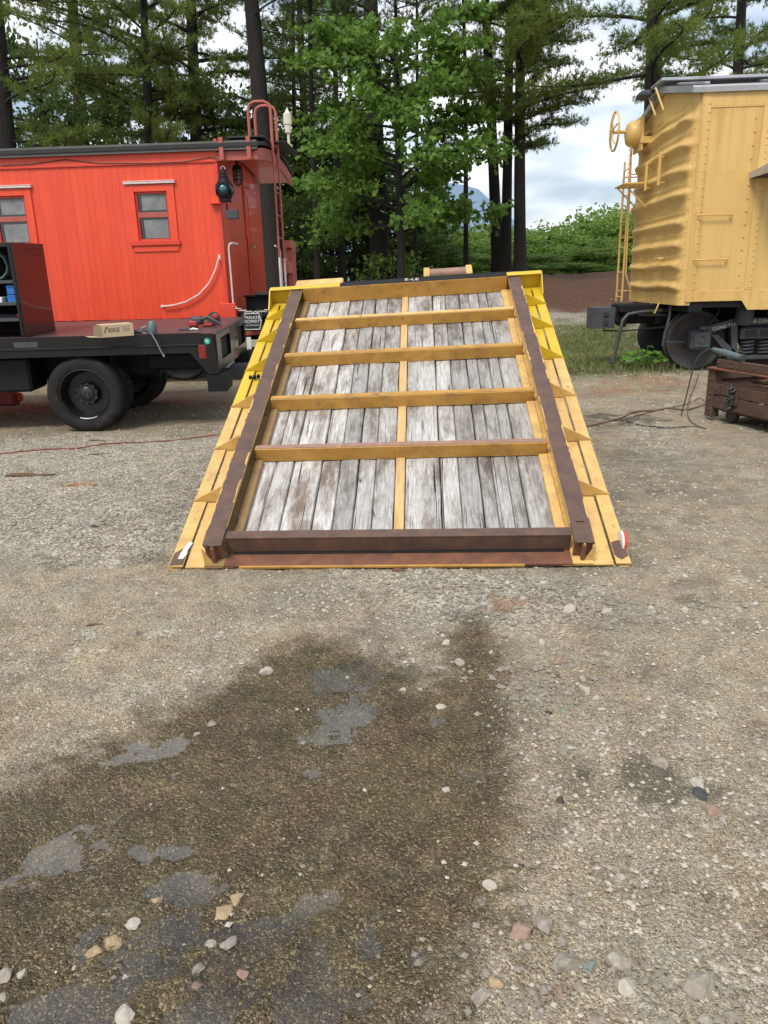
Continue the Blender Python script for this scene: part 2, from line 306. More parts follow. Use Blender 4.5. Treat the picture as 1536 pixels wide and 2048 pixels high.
water_mat()

# ------------------------------------------------------------------ object helpers
def tag(o, label=None, cat=None, group=None, kind=None):
    for k, v in (('label', label), ('category', cat), ('group', group), ('kind', kind)):
        if v: o[k] = v
    return o
ROOTLOC = {}
def thing(name, label, cat, loc=(0, 0, 0), group=None):
    o = bpy.data.objects.new(name, None); COL.objects.link(o); o.location = loc; o.empty_display_size = .1
    ROOTLOC[o.name] = Vector(loc); return tag(o, label, cat, group)
def wl(o): return ROOTLOC.get(o.name, Vector((0, 0, 0)))
class MB:
    """collects shapes in world coordinates; build() links them as one mesh object"""
    def __init__(s): s.v = []; s.f = []; s.sm = []
    def add(s, vs, fs, smooth=False, fn=None):
        b = len(s.v); s.v += [Vector(fn(*p) if fn else p) for p in vs]
        s.f += [tuple(i+b for i in f) for f in fs]; s.sm += [smooth]*len(fs); return s
    def box(s, lo, hi, bev=.004, fn=None):
        """box with chamfered edges (44 triangles)"""
        lo, hi = [min(a, b) for a, b in zip(lo, hi)], [max(a, b) for a, b in zip(lo, hi)]
        bev = min(bev, .3*min(h-l for l, h in zip(lo, hi)))
        vs = []; idx = {}
        for c in range(8):
            sg = [(c >> k) & 1 for k in range(3)]
            for ax in range(3):
                p = [hi[k]-(0 if k == ax else bev) if sg[k] else lo[k]+(0 if k == ax else bev) for k in range(3)]
                idx[c, ax] = len(vs); vs.append(p)
        fs = []
        def orient(q):
            a, b, c = (Vector(vs[i]) for i in q[:3]); cc = Vector([(l+h)/2 for l, h in zip(lo, hi)])
            fs.append(q if (b-a).cross(c-a).dot((a+b+c)/3-cc) > 0 else q[::-1])
        for ax in range(3):
            a, b = [k for k in range(3) if k != ax]
            for sd in (0, 1):
                cs = [(sd << ax) | (i << a) | (j << b) for i, j in ((0, 0), (1, 0), (1, 1), (0, 1))]
                orient(tuple(idx[c, ax] for c in cs))
            for i in (0, 1):
                for j in (0, 1):
                    c0 = (i << a) | (j << b); c1 = c0 | (1 << ax)
                    orient((idx[c0, a], idx[c0, b], idx[c1, b], idx[c1, a]))
        for c in range(8): orient(tuple(idx[c, k] for k in range(3)))
        return s.add(vs, fs, False, fn)
    def tube(s, path, r, n=8, cap=True, fn=None):
        path = [Vector(fn(*p) if fn else p) for p in path]; rs = r if isinstance(r, (list, tuple)) else [r]*len(path)
        vs = []; prev = None
        for i, p in enumerate(path):
            t = (path[min(i+1, len(path)-1)]-path[max(i-1, 0)]).normalized()
            if prev is None: a = t.orthogonal().normalized()
            else: a = (prev - t*prev.dot(t)).normalized()
            prev = a; b = t.cross(a)
            vs += [p+(a*math.cos(2*math.pi*k/n)+b*math.sin(2*math.pi*k/n))*rs[i] for k in range(n)]
        fs = [(i*n+k, i*n+(k+1) % n, (i+1)*n+(k+1) % n, (i+1)*n+k) for i in range(len(path)-1) for k in range(n)]
        s.add(vs, fs, True)
        if cap: s.add([], []); b = len(s.v)-len(vs); s.f += [tuple(b+k for k in range(n))[::-1], tuple(b+len(vs)-n+k for k in range(n))]; s.sm += [False]*2
        return s
    def lathe(s, prof, o, ax, n=32, closed=False):
        """profile [(radius, along axis)]"""
        o = Vector(o); ax = Vector(ax).normalized(); a = ax.orthogonal().normalized(); b = ax.cross(a)
        vs = [o+ax*h+(a*math.cos(2*math.pi*k/n)+b*math.sin(2*math.pi*k/n))*r for r, h in prof for k in range(n)]
        m = len(prof); fs = [(i*n+k, i*n+(k+1) % n, ((i+1) % m)*n+(k+1) % n, ((i+1) % m)*n+k) for i in range(m if closed else m-1) for k in range(n)]
        return s.add(vs, fs, True)
    def prism(s, poly, d, fn=None):
        """polygon (3-D points) extruded by the vector d"""
        d = Vector(d); n = len(poly); vs = [Vector(p) for p in poly]+[Vector(p)+d for p in poly]
        fs = [tuple(range(n)), tuple(range(2*n-1, n-1, -1))]+[(k, k+n, (k+1) % n+n, (k+1) % n) for k in range(n)]
        return s.add(vs, fs, False, fn)
    def build(s, name, m, parent=None, kind=None, off=None, fix=True):
        o = wl(parent) if parent else (Vector(off) if off else Vector((0, 0, 0)))
        me = bpy.data.meshes.new(name); me.from_pydata([tuple(p-o) for p in s.v], [], s.f)
        me.polygons.foreach_set('use_smooth', s.sm)
        if fix:
            bm = bmesh.new(); bm.from_mesh(me); bmesh.ops.recalc_face_normals(bm, faces=bm.faces); bm.to_mesh(me); bm.free()
        if any(s.sm): me.set_sharp_from_angle(angle=R(42))
        me.materials.append(MATS[m]); ob = bpy.data.objects.new(name, me); COL.objects.link(ob)
        if parent: ob.parent = parent; ROOTLOC[ob.name] = o
        elif off: ob.location = o; ROOTLOC[ob.name] = o
        if kind: ob['kind'] = kind
        return ob
def cpy(ob, parent, dloc):
    c = ob.copy(); COL.objects.link(c); c.parent = parent; c.location = Vector(ob.location)+Vector(dloc)
    ROOTLOC[c.name] = wl(ob); return c
def ctree(root, loc):
    r = root.copy(); COL.objects.link(r); r.location = loc; ROOTLOC[r.name] = Vector(loc)
    for ch in root.children:
        c = ch.copy(); COL.objects.link(c); c.parent = r
        for g in ch.children: d = g.copy(); COL.objects.link(d); d.parent = c
    return r
def rawmesh(name, V, Fc, m, parent=None, loc=None, kind=None, smooth=False, k=3):
    """numpy arrays: V (n,3), Fc (m,k)"""
    me = bpy.data.meshes.new(name); V = np.asarray(V, np.float32); Fc = np.asarray(Fc, np.int32)
    me.vertices.add(len(V)); me.vertices.foreach_set('co', V.ravel())
    me.loops.add(Fc.size); me.loops.foreach_set('vertex_index', Fc.ravel())
    me.polygons.add(len(Fc)); me.polygons.foreach_set('loop_start', np.arange(0, Fc.size, Fc.shape[1], dtype=np.int32))
    me.polygons.foreach_set('use_smooth', np.full(len(Fc), smooth)); me.update(calc_edges=True)
    me.materials.append(MATS[m]); ob = bpy.data.objects.new(name, me); COL.objects.link(ob)
    if parent: ob.parent = parent
    if loc is not None: ob.location = loc
    if kind: ob['kind'] = kind
    return ob
_font = {}
def text(body, parent, m, origin, xdir, ydir, h, name='lettering', lift=.003):
    """flat lettering, centred on origin"""
    cu = bpy.data.curves.new('t', 'FONT'); cu.body = body; cu.align_x = 'CENTER'; cu.align_y = 'CENTER'; cu.size = h*1.4; cu.extrude = .0008
    to = bpy.data.objects.new('t', cu); me = bpy.data.meshes.new_from_object(to); bpy.data.objects.remove(to); bpy.data.curves.remove(cu)
    x = Vector(xdir).normalized(); y = Vector(ydir).normalized(); z = x.cross(y); o = Vector(origin)+z*lift-wl(parent)
    me.transform(Matrix((x, y, z)).transposed().to_4x4()); me.transform(Matrix.Translation(o)); me.name = name
    me.materials.clear(); me.materials.append(MATS[m]); ob = bpy.data.objects.new(name, me); COL.objects.link(ob); ob.parent = parent; return ob
def ss(a, b, x): t = np.clip((x-a)/(b-a), 0, 1); return t*t*(3-2*t)
# ------------------------------------------------------------------ terrain
_tab = np.random.default_rng(3).random((256, 256))
def vn(x, y):
    xi = np.floor(x).astype(int); yi = np.floor(y).astype(int); fx = x-xi; fy = y-yi
    fx = fx*fx*(3-2*fx); fy = fy*fy*(3-2*fy); g = lambda a, b: _tab[a % 256, b % 256]
    return (g(xi, yi)*(1-fx)+g(xi+1, yi)*fx)*(1-fy)+(g(xi, yi+1)*(1-fx)+g(xi+1, yi+1)*fx)*fy-.5
def fbm(x, y, o=4, g=.5):
    s = 0; a = 1.
    for k in range(o): s = s+a*vn(x*2**k+k*17.3, y*2**k+k*9.1); a *= g
    return s
def inpoly(px, py, x, y):
    c = np.zeros(x.shape, bool); n = len(px)
    for i in range(n):
        j = i-1
        k = ((py[i] > y) != (py[j] > y)) & (x < (px[j]-px[i])*(y-py[i])/(py[j]-py[i]+1e-9)+px[i]); c ^= k
    return c
def polydist(px, py, x, y):
    d = np.full(x.shape, 1e9)
    for i in range(len(px)):
        j = i-1; ex, ey = px[i]-px[j], py[i]-py[j]; t = np.clip(((x-px[j])*ex+(y-py[j])*ey)/(ex*ex+ey*ey), 0, 1)
        d = np.minimum(d, np.hypot(x-px[j]-t*ex, y-py[j]-t*ey))
    return np.where(inpoly(px, py, x, y), d, -d)
WET = [(-120, 1600), (0, 1560), (150, 1492), (300, 1425), (430, 1372), (520, 1310), (620, 1280), (720, 1285), (790, 1320), (850, 1370), (890, 1340),
       (900, 1270), (945, 1238), (1000, 1262), (1025, 1340), (1040, 1420), (1040, 1520), (1055, 1600), (1040, 1700), (1020, 1800), (1010, 1900), (960, 2048), (900, 2300), (-200, 2300)]
wp = [atz(*p) for p in WET]; WX = np.array([p.x for p in wp]); WY = np.array([p.y for p in wp])
def wetness(x, y):
    d = polydist(WX, WY, x, y) + .10*fbm(x*5, y*5, 4, .6)
    return d
POOL = [(665, 1335, 85, 42, 1), (290, 1488, 62, 26, 1), (665, 1450, 60, 60, .8), (350, 1690, 60, 30, 1), (365, 1760, 80, 34, 1), (125, 1700, 60, 40, .8), (985, 1830, 50, 120, .9), (560, 1960, 300, 150, 1), (150, 2010, 110, 50, 1), (520, 1850, 120, 50, .9), (960, 1540, 40, 30, .6), (930, 1700, 40, 60, .5), (880, 1420, 30, 22, .6)]
def spots(lst, x, y):
    v = np.zeros(x.shape)
    for px, py, rx, ry, a in lst:
        c = atz(px, py); kx = (atz(px+rx, py)-c).length; ky = abs(atz(px, py-ry).y-c.y)
        d = np.hypot((x-c.x)/kx, (y-c.y)/ky)+1.5*fbm(x*8, y*8, 5, .65); v = np.maximum(v, a*ss(1.1, .45, d))
    return v
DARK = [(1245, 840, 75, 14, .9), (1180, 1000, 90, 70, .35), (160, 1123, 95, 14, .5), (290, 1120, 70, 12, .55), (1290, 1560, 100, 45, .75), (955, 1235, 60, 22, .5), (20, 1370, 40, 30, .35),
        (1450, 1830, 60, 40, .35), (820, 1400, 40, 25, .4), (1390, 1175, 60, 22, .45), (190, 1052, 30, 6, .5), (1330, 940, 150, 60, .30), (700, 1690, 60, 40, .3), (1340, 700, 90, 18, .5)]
NEED = [(1040, 1205, 75, 14, 1.), (880, 1180, 60, 10, .6), (1230, 780, 110, 10, .9), (1310, 768, 70, 9, .9), (160, 968, 40, 5, .6), (1390, 745, 80, 8, .7), (1290, 722, 40, 7, .5)]
def terr(x, y):
    x = np.asarray(x, float); y = np.asarray(y, float)
    bm_ = .105*ss(10.9, 12.0, y)*(1-ss(14.2, 15.6, y))
    z = .5*ss(15.2, 24, y)+1.1*ss(23.5, 28.5, y)-9*ss(35, 62, y)
    z = z + ss(14.5, 18, y)*(1-ss(60, 90, y))*.12*fbm(x*.7, y*.7, 4) + .22*ss(23, 27, y)*(1-ss(36, 60, y))*fbm(x*.35+5, y*.35, 3)
    z = z + .07*ss(21, 24, y)*(1-ss(36, 50, y))*fbm(x*2.2, y*2.2, 3)
    z = z + .030*fbm(x*.45, y*.45, 3)*ss(1.8, 6, np.hypot(x, y-4)) * (1-ss(14, 18, y))
    n = (x > -14) & (x < 14) & (y > .4) & (y < 16)
    if n.any():
        wd = wetness(x[n], y[n]); zz = .010*fbm(x[n]*6, y[n]*6, 4, .55) + .008*fbm(x[n]*45, y[n]*45, 3, .65) - .012*ss(-.05, .25, wd) - .016*spots(POOL, x[n], y[n])*ss(-.02, .1, wd)
        z = z.copy(); z[n] += zz
    return z+bm_
def tz(x, y): return float(terr(np.array([x]), np.array([y]))[0])
def lines(segs):
    a = []
    for lo, hi, st in segs: a += list(np.arange(lo, hi-1e-6, st))
    return np.array(a+[segs[-1][1]])
gx = lines([(-9000, -1500, 1500), (-1500, -300, 200), (-300, -60, 30), (-60, -16, 4), (-16, -6, .25), (-6, -2.2, .06), (-2.2, 2.2, .016), (2.2, 6.5, .06), (6.5, 16, .25), (16, 60, 4), (60, 300, 30), (300, 1500, 200), (1500, 9000, 1500)])
gy = lines([(-400, -20, 60), (-20, 0, 2), (0, 1, .25), (1, 3.0, .013), (3.0, 5, .03), (5, 12, .06), (12, 30, .18), (30, 64, 1.2), (64, 300, 20), (300, 1500, 150), (1500, 12000, 1500)])
GX, GY = np.meshgrid(gx, gy); X1, Y1 = GX.ravel(), GY.ravel(); Z1 = terr(X1, Y1)
nx = len(gx); ny = len(gy); I = np.arange(nx*ny).reshape(ny, nx)
Q = np.stack([I[:-1, :-1], I[:-1, 1:], I[1:, 1:], I[1:, :-1]], -1).reshape(-1, 4)
ground = rawmesh('ground', np.stack([X1, Y1, Z1], 1), Q, 'ground', kind='structure', smooth=True)
tag(ground, 'packed gravel and sand of the rail yard, wet in the foreground', 'ground')
near = (abs(X1) < 14) & (Y1 > .4) & (Y1 < 24)
wetv = np.zeros(len(X1)); wetv[near] = ss(-.12, .14, wetness(X1[near], Y1[near])+.10*fbm(X1[near]*22, Y1[near]*22, 3, .7))
mul = ss(23.6, 25.0, Y1+1.2*fbm(X1*.5, Y1*.5, 3)) * (1-ss(38, 44, Y1))
rocky = np.clip(ss(14.5, 17, Y1)*.9 + ss(.05, .45, fbm(X1*.55+3, Y1*.55, 3)+.3*(X1 < -1.6)*(Y1 > 4)*(Y1 < 8)), 0, 1)
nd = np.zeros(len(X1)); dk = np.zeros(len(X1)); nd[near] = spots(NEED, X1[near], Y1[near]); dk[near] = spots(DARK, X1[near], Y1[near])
GC = [atz(*p) for p in ((1080, 765), (1250, 757), (1300, 742), (1320, 705), (1260, 678), (1140, 676), (1060, 705))]
turfd = polydist(np.array([p.x for p in GC]), np.array([p.y for p in GC]), X1[near], Y1[near])
turf = np.zeros(len(X1)); turf[near] = ss(-.5, .3, turfd+.5*fbm(X1[near]*1.3, Y1[near]*1.3, 3))
turf = np.maximum(turf, ss(40, 46, Y1))
for nm, ch in (('zones', (wetv, mul, rocky)), ('zones2', (nd, dk, turf))):
    a = ground.data.color_attributes.new(nm, 'FLOAT_COLOR', 'POINT')
    a.data.foreach_set('color', np.stack([*ch, np.ones(len(X1))], 1).astype(np.float32).ravel())
# puddle: one level sheet; the ground rises through it at the shore
cp = [(a, b) for a, b in zip(WX, WY)][::-1]; cx_, cy_ = np.mean(WX), np.mean(WY)
pz = -.0185
pm = MB(); pm.add([(x, y, pz) for x, y in cp], [tuple(range(len(cp)))]); pud = pm.build('puddle', 'water', fix=False, kind='structure')
tag(pud, 'shallow clear puddle lying on the gravel', 'puddle')
# ------------------------------------------------------------------ the ramp
RA = R(21); RV = Vector((0, math.cos(RA), math.sin(RA))); RN = Vector((0, -math.sin(RA), math.cos(RA))); RP = Vector((-.145, 3.957, .02))
def W(x, v, h): return RP + Vector((x, 0, 0)) + RV*v + RN*(h+.045*(x/1.3)*(v/3.5))
ramp = thing('loading_ramp', 'yellow steel loading ramp with weathered plank deck, sloping up from the gravel', 'ramp', (-.145, 3.957, 0))
GV = [.628, 1.24, 1.837, 2.448, 3.02, 3.51]
CV = [(1.075, .105), (1.765, .105), (2.50, .105), (3.215, .105), (3.86, .155)]
def cellw(x, v, h, k=.004): return W(x+k*mnoise.noise(Vector((x*3, v*2.1, 5))), v, h+k*mnoise.noise(Vector((x*2, v*1.7, 9))))
for s in (-1, 1):
    # inner and outer edge plates, cut at each gusset so that paint and seams break there
    cuts = [0]+GV+[3.90]
    for a, b in zip(cuts[:-1], cuts[1:]):
        m_ = 'yellow_fresh' if a > (2.3 if s > 0 else 1.8) else 'yellow_ramp'
        MB().box((s*.93, a+.004, -.014), (s*1.213, b-.004, -.002), .002, W).build('inner_plate', m_, ramp)
        o_ = MB()
        if a == 0: o_.prism([(s*1.224, .0, 0), (s*1.305, .0, 0), (s*1.305, b-.006, 0), (s*1.224, b-.006, 0)], (0, 0, .008), W)
        else: o_.box((s*1.224, a+.006, .0), (s*1.305, b-.006, .009), .002, W)
        o_.build('outer_plate', m_, ramp)
    MB().box((s*1.24, .002, -.05), (s*1.302, 3.88, -.016), .004, W).build('edge_angle', 'yellow_ramp', ramp)
    # side I-beam: web and lower flange yellow, upper flange worn to brown primer, torn at its foot
    wb = MB().box((s*1.036, .03, 0), (s*1.048, 3.94, .124), .002, W).box((s*.985, .0, -.001), (s*1.10, 3.93, .011), .002, W)
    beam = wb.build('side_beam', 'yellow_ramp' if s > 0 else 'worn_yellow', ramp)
    n_ = 40; vs = []; fs = []
    for i in range(n_+1):
        v = .055+(3.99-.055)*i/n_
        for k, (x, h) in enumerate(((.988, .125), (1.042, .127), (1.097, .125), (1.097, .141), (1.042, .143), (.988, .141))):
            j = .012*mnoise.noise(Vector((k*1.7+s*4, i*.9, 1))) if i == 0 else .0025*mnoise.noise(Vector((k, i*.8, s)))
            vs.append((s*x+ (j if k in (0, 2, 3, 5) else 0), v+(j*2.6 if i == 0 else 0)+(-.03*(.5+mnoise.noise(Vector((k*2.2, s*3, 0)))) if i == 0 else 0), h-(.012 if i == 0 else .004 if i == 1 else 0)))
    for i in range(n_):
        for k in range(6): fs.append((i*6+k, i*6+(k+1) % 6, (i+1)*6+(k+1) % 6, (i+1)*6+k))
    fs += [tuple(range(6)), tuple(range(n_*6, n_*6+6))[::-1]]
    MB().add(vs, fs, False, W).build('flange', 'brown_primer', beam)
    # yellow edge line left along the flange
    MB().box((s*.9872, .2, .1255), (s*.9862, 3.9, .139), .0003, W).build('paint_edge', 'yellow_ramp', beam)
    fl_ = MB(); rf_ = random.Random(40+s)
    for _ in range(26):
        v0 = rf_.uniform(.15, 3.8); ln = rf_.uniform(.03, .22); wd = rf_.uniform(.004, .014); ou = rf_.random() < .6; xe = 1.0965 if ou else .9885; sg = -1 if ou else 1
        pts = [(s*xe, v0, .1415), (s*xe, v0+ln, .1415)]+[(s*(xe+sg*wd*rf_.uniform(.2, 1)), v0+ln*(1-k/4), .1415) for k in range(5)]
        fl_.prism(pts, (0, 0, .0012), W)
    fl_.build('paint_flakes', 'yellow_ramp', beam, kind='stuff')
    MB().prism([(s*1.10, .02, -.001), (s*1.045, .02, -.001), (s*1.10, .02, .118), ], (0, .01, 0), W).build('foot_gusset', 'yellow_ramp', ramp)
    for gi, v in enumerate(GV):
        m_ = 'yellow_fresh' if v > (2.4 if s > 0 else 1.9) else 'yellow_ramp'
        MB().prism([(s*1.05, v, .0), (s*1.312, v, .0), (s*1.312, v, .010), (s*1.10, v, .126), (s*1.05, v, .126)], (0, .010, 0), W).build('gusset', m_, ramp)
    # clip angles between beam and deck, one in each bay
    ed = [.22]+[c[0] for c in CV]
    for a, b in zip(ed[:-1], ed[1:]):
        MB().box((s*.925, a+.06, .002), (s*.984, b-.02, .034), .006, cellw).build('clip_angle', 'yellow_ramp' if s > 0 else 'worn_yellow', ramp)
# deck planks: one object each, with their own sag, waney edges and gaps
PE = [-.976, -.845, -.719, -.524, -.398, -.273, -.158, -.022]; PE2 = [.038, .271, .392, .526, .612, .705, .788, .967]; SPLIT = (-.845, -.398, -.158, .392, .612, .705)
for pe in (PE, PE2):
    for a, b in zip(pe[:-1], pe[1:]):
        ga = .0008 if a in SPLIT else .0032; gb = .0008 if b in SPLIT else .0032; nseg = 24; vs = []; fs = []; ph = random.random()*50; dh = random.uniform(-.005, .002); tw = random.uniform(-.004, .004)
        for i in range(nseg+1):
            v = .17+(3.90-.17)*i/nseg; e0 = .006*mnoise.noise(Vector((ph, v*3.5, 0))); e1 = .006*mnoise.noise(Vector((ph+9, v*3.5, 0)))
            z0 = dh+.003*mnoise.noise(Vector((ph+3, v*1.5, 0)))+tw
            e0 *= ga/.005+.3; e1 *= gb/.005+.3; vs += [(a+ga+e0, v, -.035), (a+ga+.0005+e0, v, z0-.008), (a+ga+.006+e0, v, z0), (b-gb-.006+e1, v, z0-2*tw), (b-gb-.0005+e1, v, z0-2*tw-.008), (b-gb+e1, v, -.035)]
        for i in range(nseg):
            for k in range(6): fs.append((i*6+k, i*6+(k+1) % 6, (i+1)*6+(k+1) % 6, (i+1)*6+k))
        fs += [tuple(range(6)), tuple(range(nseg*6, nseg*6+6))[::-1]]
        MB().add(vs, fs, True, W).build('plank', 'plank', ramp)
MB().box((-.98, .17, -.06), (.98, 3.9, -.046), .003, W).build('under_deck', 'black_steel', ramp)
for a, b in zip(ed[:-1], ed[1:]):
    MB().box((-.022, a+.052, -.03), (.038, b-.002, .014), .004, cellw).build('centre_batten', 'lumber', ramp)
# cross members
for i, (v, h) in enumerate(CV):
    c = MB().box((-.983, v, .001), (.983, v+.05, h), .005, cellw).build('cross_member', 'ochre_cross', ramp)
    MB().box((-.97, v+.004, h+.0005), (.975, v+.047, h+.004), .001, cellw).build('worn_top', 'old_pink' if i < 1 else 'ochre_cross' if i < 3 else 'yellow_ramp', c)
    wl_ = MB()
    for s in (-1, 1):
        for q in range(6): p = W(s*.972, v+.01+q*.006, .01+q*.015); wl_.lathe([(.001, -.006), (.007, 0), (.001, .006)], p, (1, 0, 0), 6)
    wl_.build('weld_bead', 'rust_plate', c)
# foot beam
MB().box((-.985, .118, .0), (.985, .128, .112), .002, W).box((-.985, .116, .108), (.985, .182, .121), .003, W).build('foot_beam', 'brown_primer', ramp)
MB().box((-1.0, .004, -.012), (1.0, .118, .006), .003, W).build('foot_flange', 'rust_plate', ramp)
MB().box((-.90, -.004, -.014), (.72, .010, .004), .003, W).build('lip_strip', 'ochre_cross', ramp)
MB().box((-.95, .100, .006), (.95, .118, .016), .004, W).build('groove_strip', 'black_steel', ramp)  # black strip laid along the groove at the web's foot
for s in (-1, 1):   # torn channel ends
    MB().box((s*1.03, .02, .0), (s*1.052, .10, .118), .004, W).box((s*.99, .06, .012), (s*1.095, .07, .115), .002, W).build('beam_end', 'rust_plate', ramp)
# head of the ramp: upright end plate with a lip and closed corners
MB().box((-1.305, 3.922, -.03), (1.305, 3.934, .150), .003, W).build('end_plate', 'yellow_fresh', ramp)
MB().box((-1.305, 3.862, .150), (-.62, 3.936, .160), .003, W).build('end_lip', 'yellow_fresh', ramp)
MB().box((-.62, 3.862, .1502), (.978, 3.936, .1602), .003, W).build('end_lip', 'black_steel', ramp)
MB().box((.978, 3.862, .150), (1.305, 3.936, .160), .003, W).build('end_lip', 'yellow_fresh', ramp)
MB().box((-.60, 3.936, -.02), (.97, 3.95, .163), .003, W).build('end_bar', 'black_steel', ramp)
for s in (-1, 1):
    MB().prism([(s*1.298, 3.70, -.01), (s*1.298, 3.934, -.01), (s*1.298, 3.934, .158), (s*1.298, 3.872, .158), (s*1.298, 3.70, .03)], (s*.010, 0, 0), W).build('end_cap', 'yellow_fresh', ramp)
    MB().box((s*1.10, 3.86, -.004), (s*1.30, 3.92, .004), .002, W).build('corner_floor', 'yellow_fresh', ramp)
lt = text('E-LE', ramp, 'chain_white', W(.075, 3.9, .1605), (1, 0, .01), RV, .055)
# props that hold the head up, and the pieces that show behind it
for s in (-1, 1):
    q = W(s*.95, 3.7, -.06); MB().box((q.x-.05, q.y-.05, tz(q.x, q.y)-.01), (q.x+.05, q.y+.05, q.z), .005).build('leg', 'yellow_ramp', ramp)
q = W(0, 3.7, -.06); MB().box((q.x-.9, q.y-.04, q.z-.16), (q.x+.9, q.y+.04, q.z-.05), .005).build('prop_beam', 'brown_primer', ramp)
MB().box((-1.07, 3.955, .02), (-.60, 4.10, .155), .012, W).build('hinge_block', 'yellow_ramp', ramp)
q0, q1 = W(.25, 4.10, .125), W(.62, 4.10, .125)
rl = MB().lathe([(.0, 0), (.05, 0), (.05, .37), (0, .37)], q0, q1-q0, 16).build('roller', 'old_pink', ramp)
for x in (.19, .60): MB().box((x, 3.952, .03), (x+.06, 4.16, .175), .006, W).build('roller_bracket', 'yellow_ramp', ramp)
# stickers and bare corners
MB().prism([(-1.302, .004, .0085), (-1.226, .012, .0085), (-1.227, .150, .0085), (-1.26, .155, .0085), (-1.300, .115, .0085)], (0, 0, .0015), W).build('bare_patch', 'brown_primer', ramp)
MB().prism([(-1.265, .060, .0101), (-1.235, .062, .0101), (-1.222, .10, .0101), (-1.228, .135, .0101), (-1.212, .205, .0101), (-1.236, .215, .0101), (-1.252, .15, .0101), (-1.262, .11, .0101)], (0, 0, .004), W).build('torn_sticker', 'white_paint', ramp)
MB().prism([(1.227, .07, .0085), (1.24, .045, .0085), (1.26, .03, .0085), (1.302, .06, .0085), (1.302, .20, .0085), (1.26, .19, .0085), (1.227, .175, .0085)], (0, 0, .0015), W).build('bare_patch', 'brown_primer', ramp)
lens = MB().prism([(1.280, .185-.065*math.cos(math.pi*k/10), .010+.058*math.sin(math.pi*k/10)) for k in range(11)], (.012, 0, 0), W)
le = lens.build('marker_back', 'white_paint', ramp)
MB().prism([(1.2922, .185-.060*math.cos(math.pi*k/10), .012+.052*math.sin(math.pi*k/10)) for k in range(11)], (.018, 0, 0), W).build('marker_lens', 'orange_lens', le)
bt = MB()
for dx, dv in ((0, 0), (.03, .012), (-.035, .006)): bt.box((-1.20+dx-.012, 2.285+dv, .009), (-1.20+dx+.014, 2.315+dv, .030+.01*random.random()), .004, cellw)
bt.build('bolt_stub', 'black_steel', ramp)
for s, x0 in ((1, 1.0),): MB().box((1.02, .20, .143), (1.065, .225, .150), .002, W).build('tab', 'brown_primer', ramp)

# ------------------------------------------------------------------ track under the two cars
TY = 13.0
track = thing('railway_track', 'sunken railway track in the weeds under caboose and boxcar', 'railway track', (0, TY, 0))
for s in (-1, 1):
    y = TY+s*.7525; rr = MB()
    rr.box((-14, y-.036, .095), (16, y+.036, .13), .006).box((-14, y-.009, .02), (16, y+.009, .095), .001).box((-14, y-.07, .0), (16, y+.07, .02), .003)
    rr.build('rail', 'rail_steel', track)
tie0 = MB().box((-.11, TY-1.3, -.12), (.11, TY+1.3, .012), .015).build('tie', 'tie_wood', track)
tie0.location = (-13.5, 0, 0)
for k in range(1, 54): cpy(tie0, track, (k*.55, 0, 0))
# ------------------------------------------------------------------ caboose
CY, CY2 = 11.52, 14.48; CZ0 = 1.115; CZ1 = 3.255
XC = aty(460, 634, CY).x; XL = XC-7.4; XP = XC+.66       # wall corner, far end, platform end
cab = thing('caboose', 'orange red wooden caboose with black roof edge, parked behind the flatbed truck', 'caboose', (XC-3, TY, 0))
BW = .1
wins = []                                               # openings x0,x1,z0,z1 of the side
a, b = aty(276, 387, CY), aty(337, 478, CY); wx0, wx1 = aty(276, 430, CY).x, aty(336, 430, CY).x; wz0, wz1 = b.z, a.z
wins.append((wx0, wx1, wz0, wz1)); xr = aty(52, 430, CY).x; wins.append((xr-(wx1-wx0), xr, wz0, wz1))
# vertical boards, tongue and groove: shared full board, split where a window is
full = None
def board(x0, x1, z0, z1):
    return MB().box((x0+.0004, CY, z0), (x1-.0004, CY+.03, z1), .0019)
x = XC-.05
while x > XL:
    x0 = x-BW; hit = None
    for wn in wins:
        if x0 < wn[1]+.02 and x > wn[0]-.02: hit = wn
    dz = random.uniform(0, .006)
    if not hit:
        if full is None: full = board(x0, x, CZ0, CZ1).build('board', 'caboose_red', cab); fx = x0
        else: cpy(full, cab, (x0-fx, random.uniform(-.0015, .0015), -dz))
    else:
        board(x0, x, CZ0-dz, hit[2]-.02).build('board', 'caboose_red', cab); board(x0, x, hit[3]+.02, CZ1).build('board', 'caboose_red', cab)
    x = x0
MB().box((XC-.05, CY-.012, CZ0), (XC, CY+.06, CZ1), .004).build('corner_post', 'caboose_trim', cab)
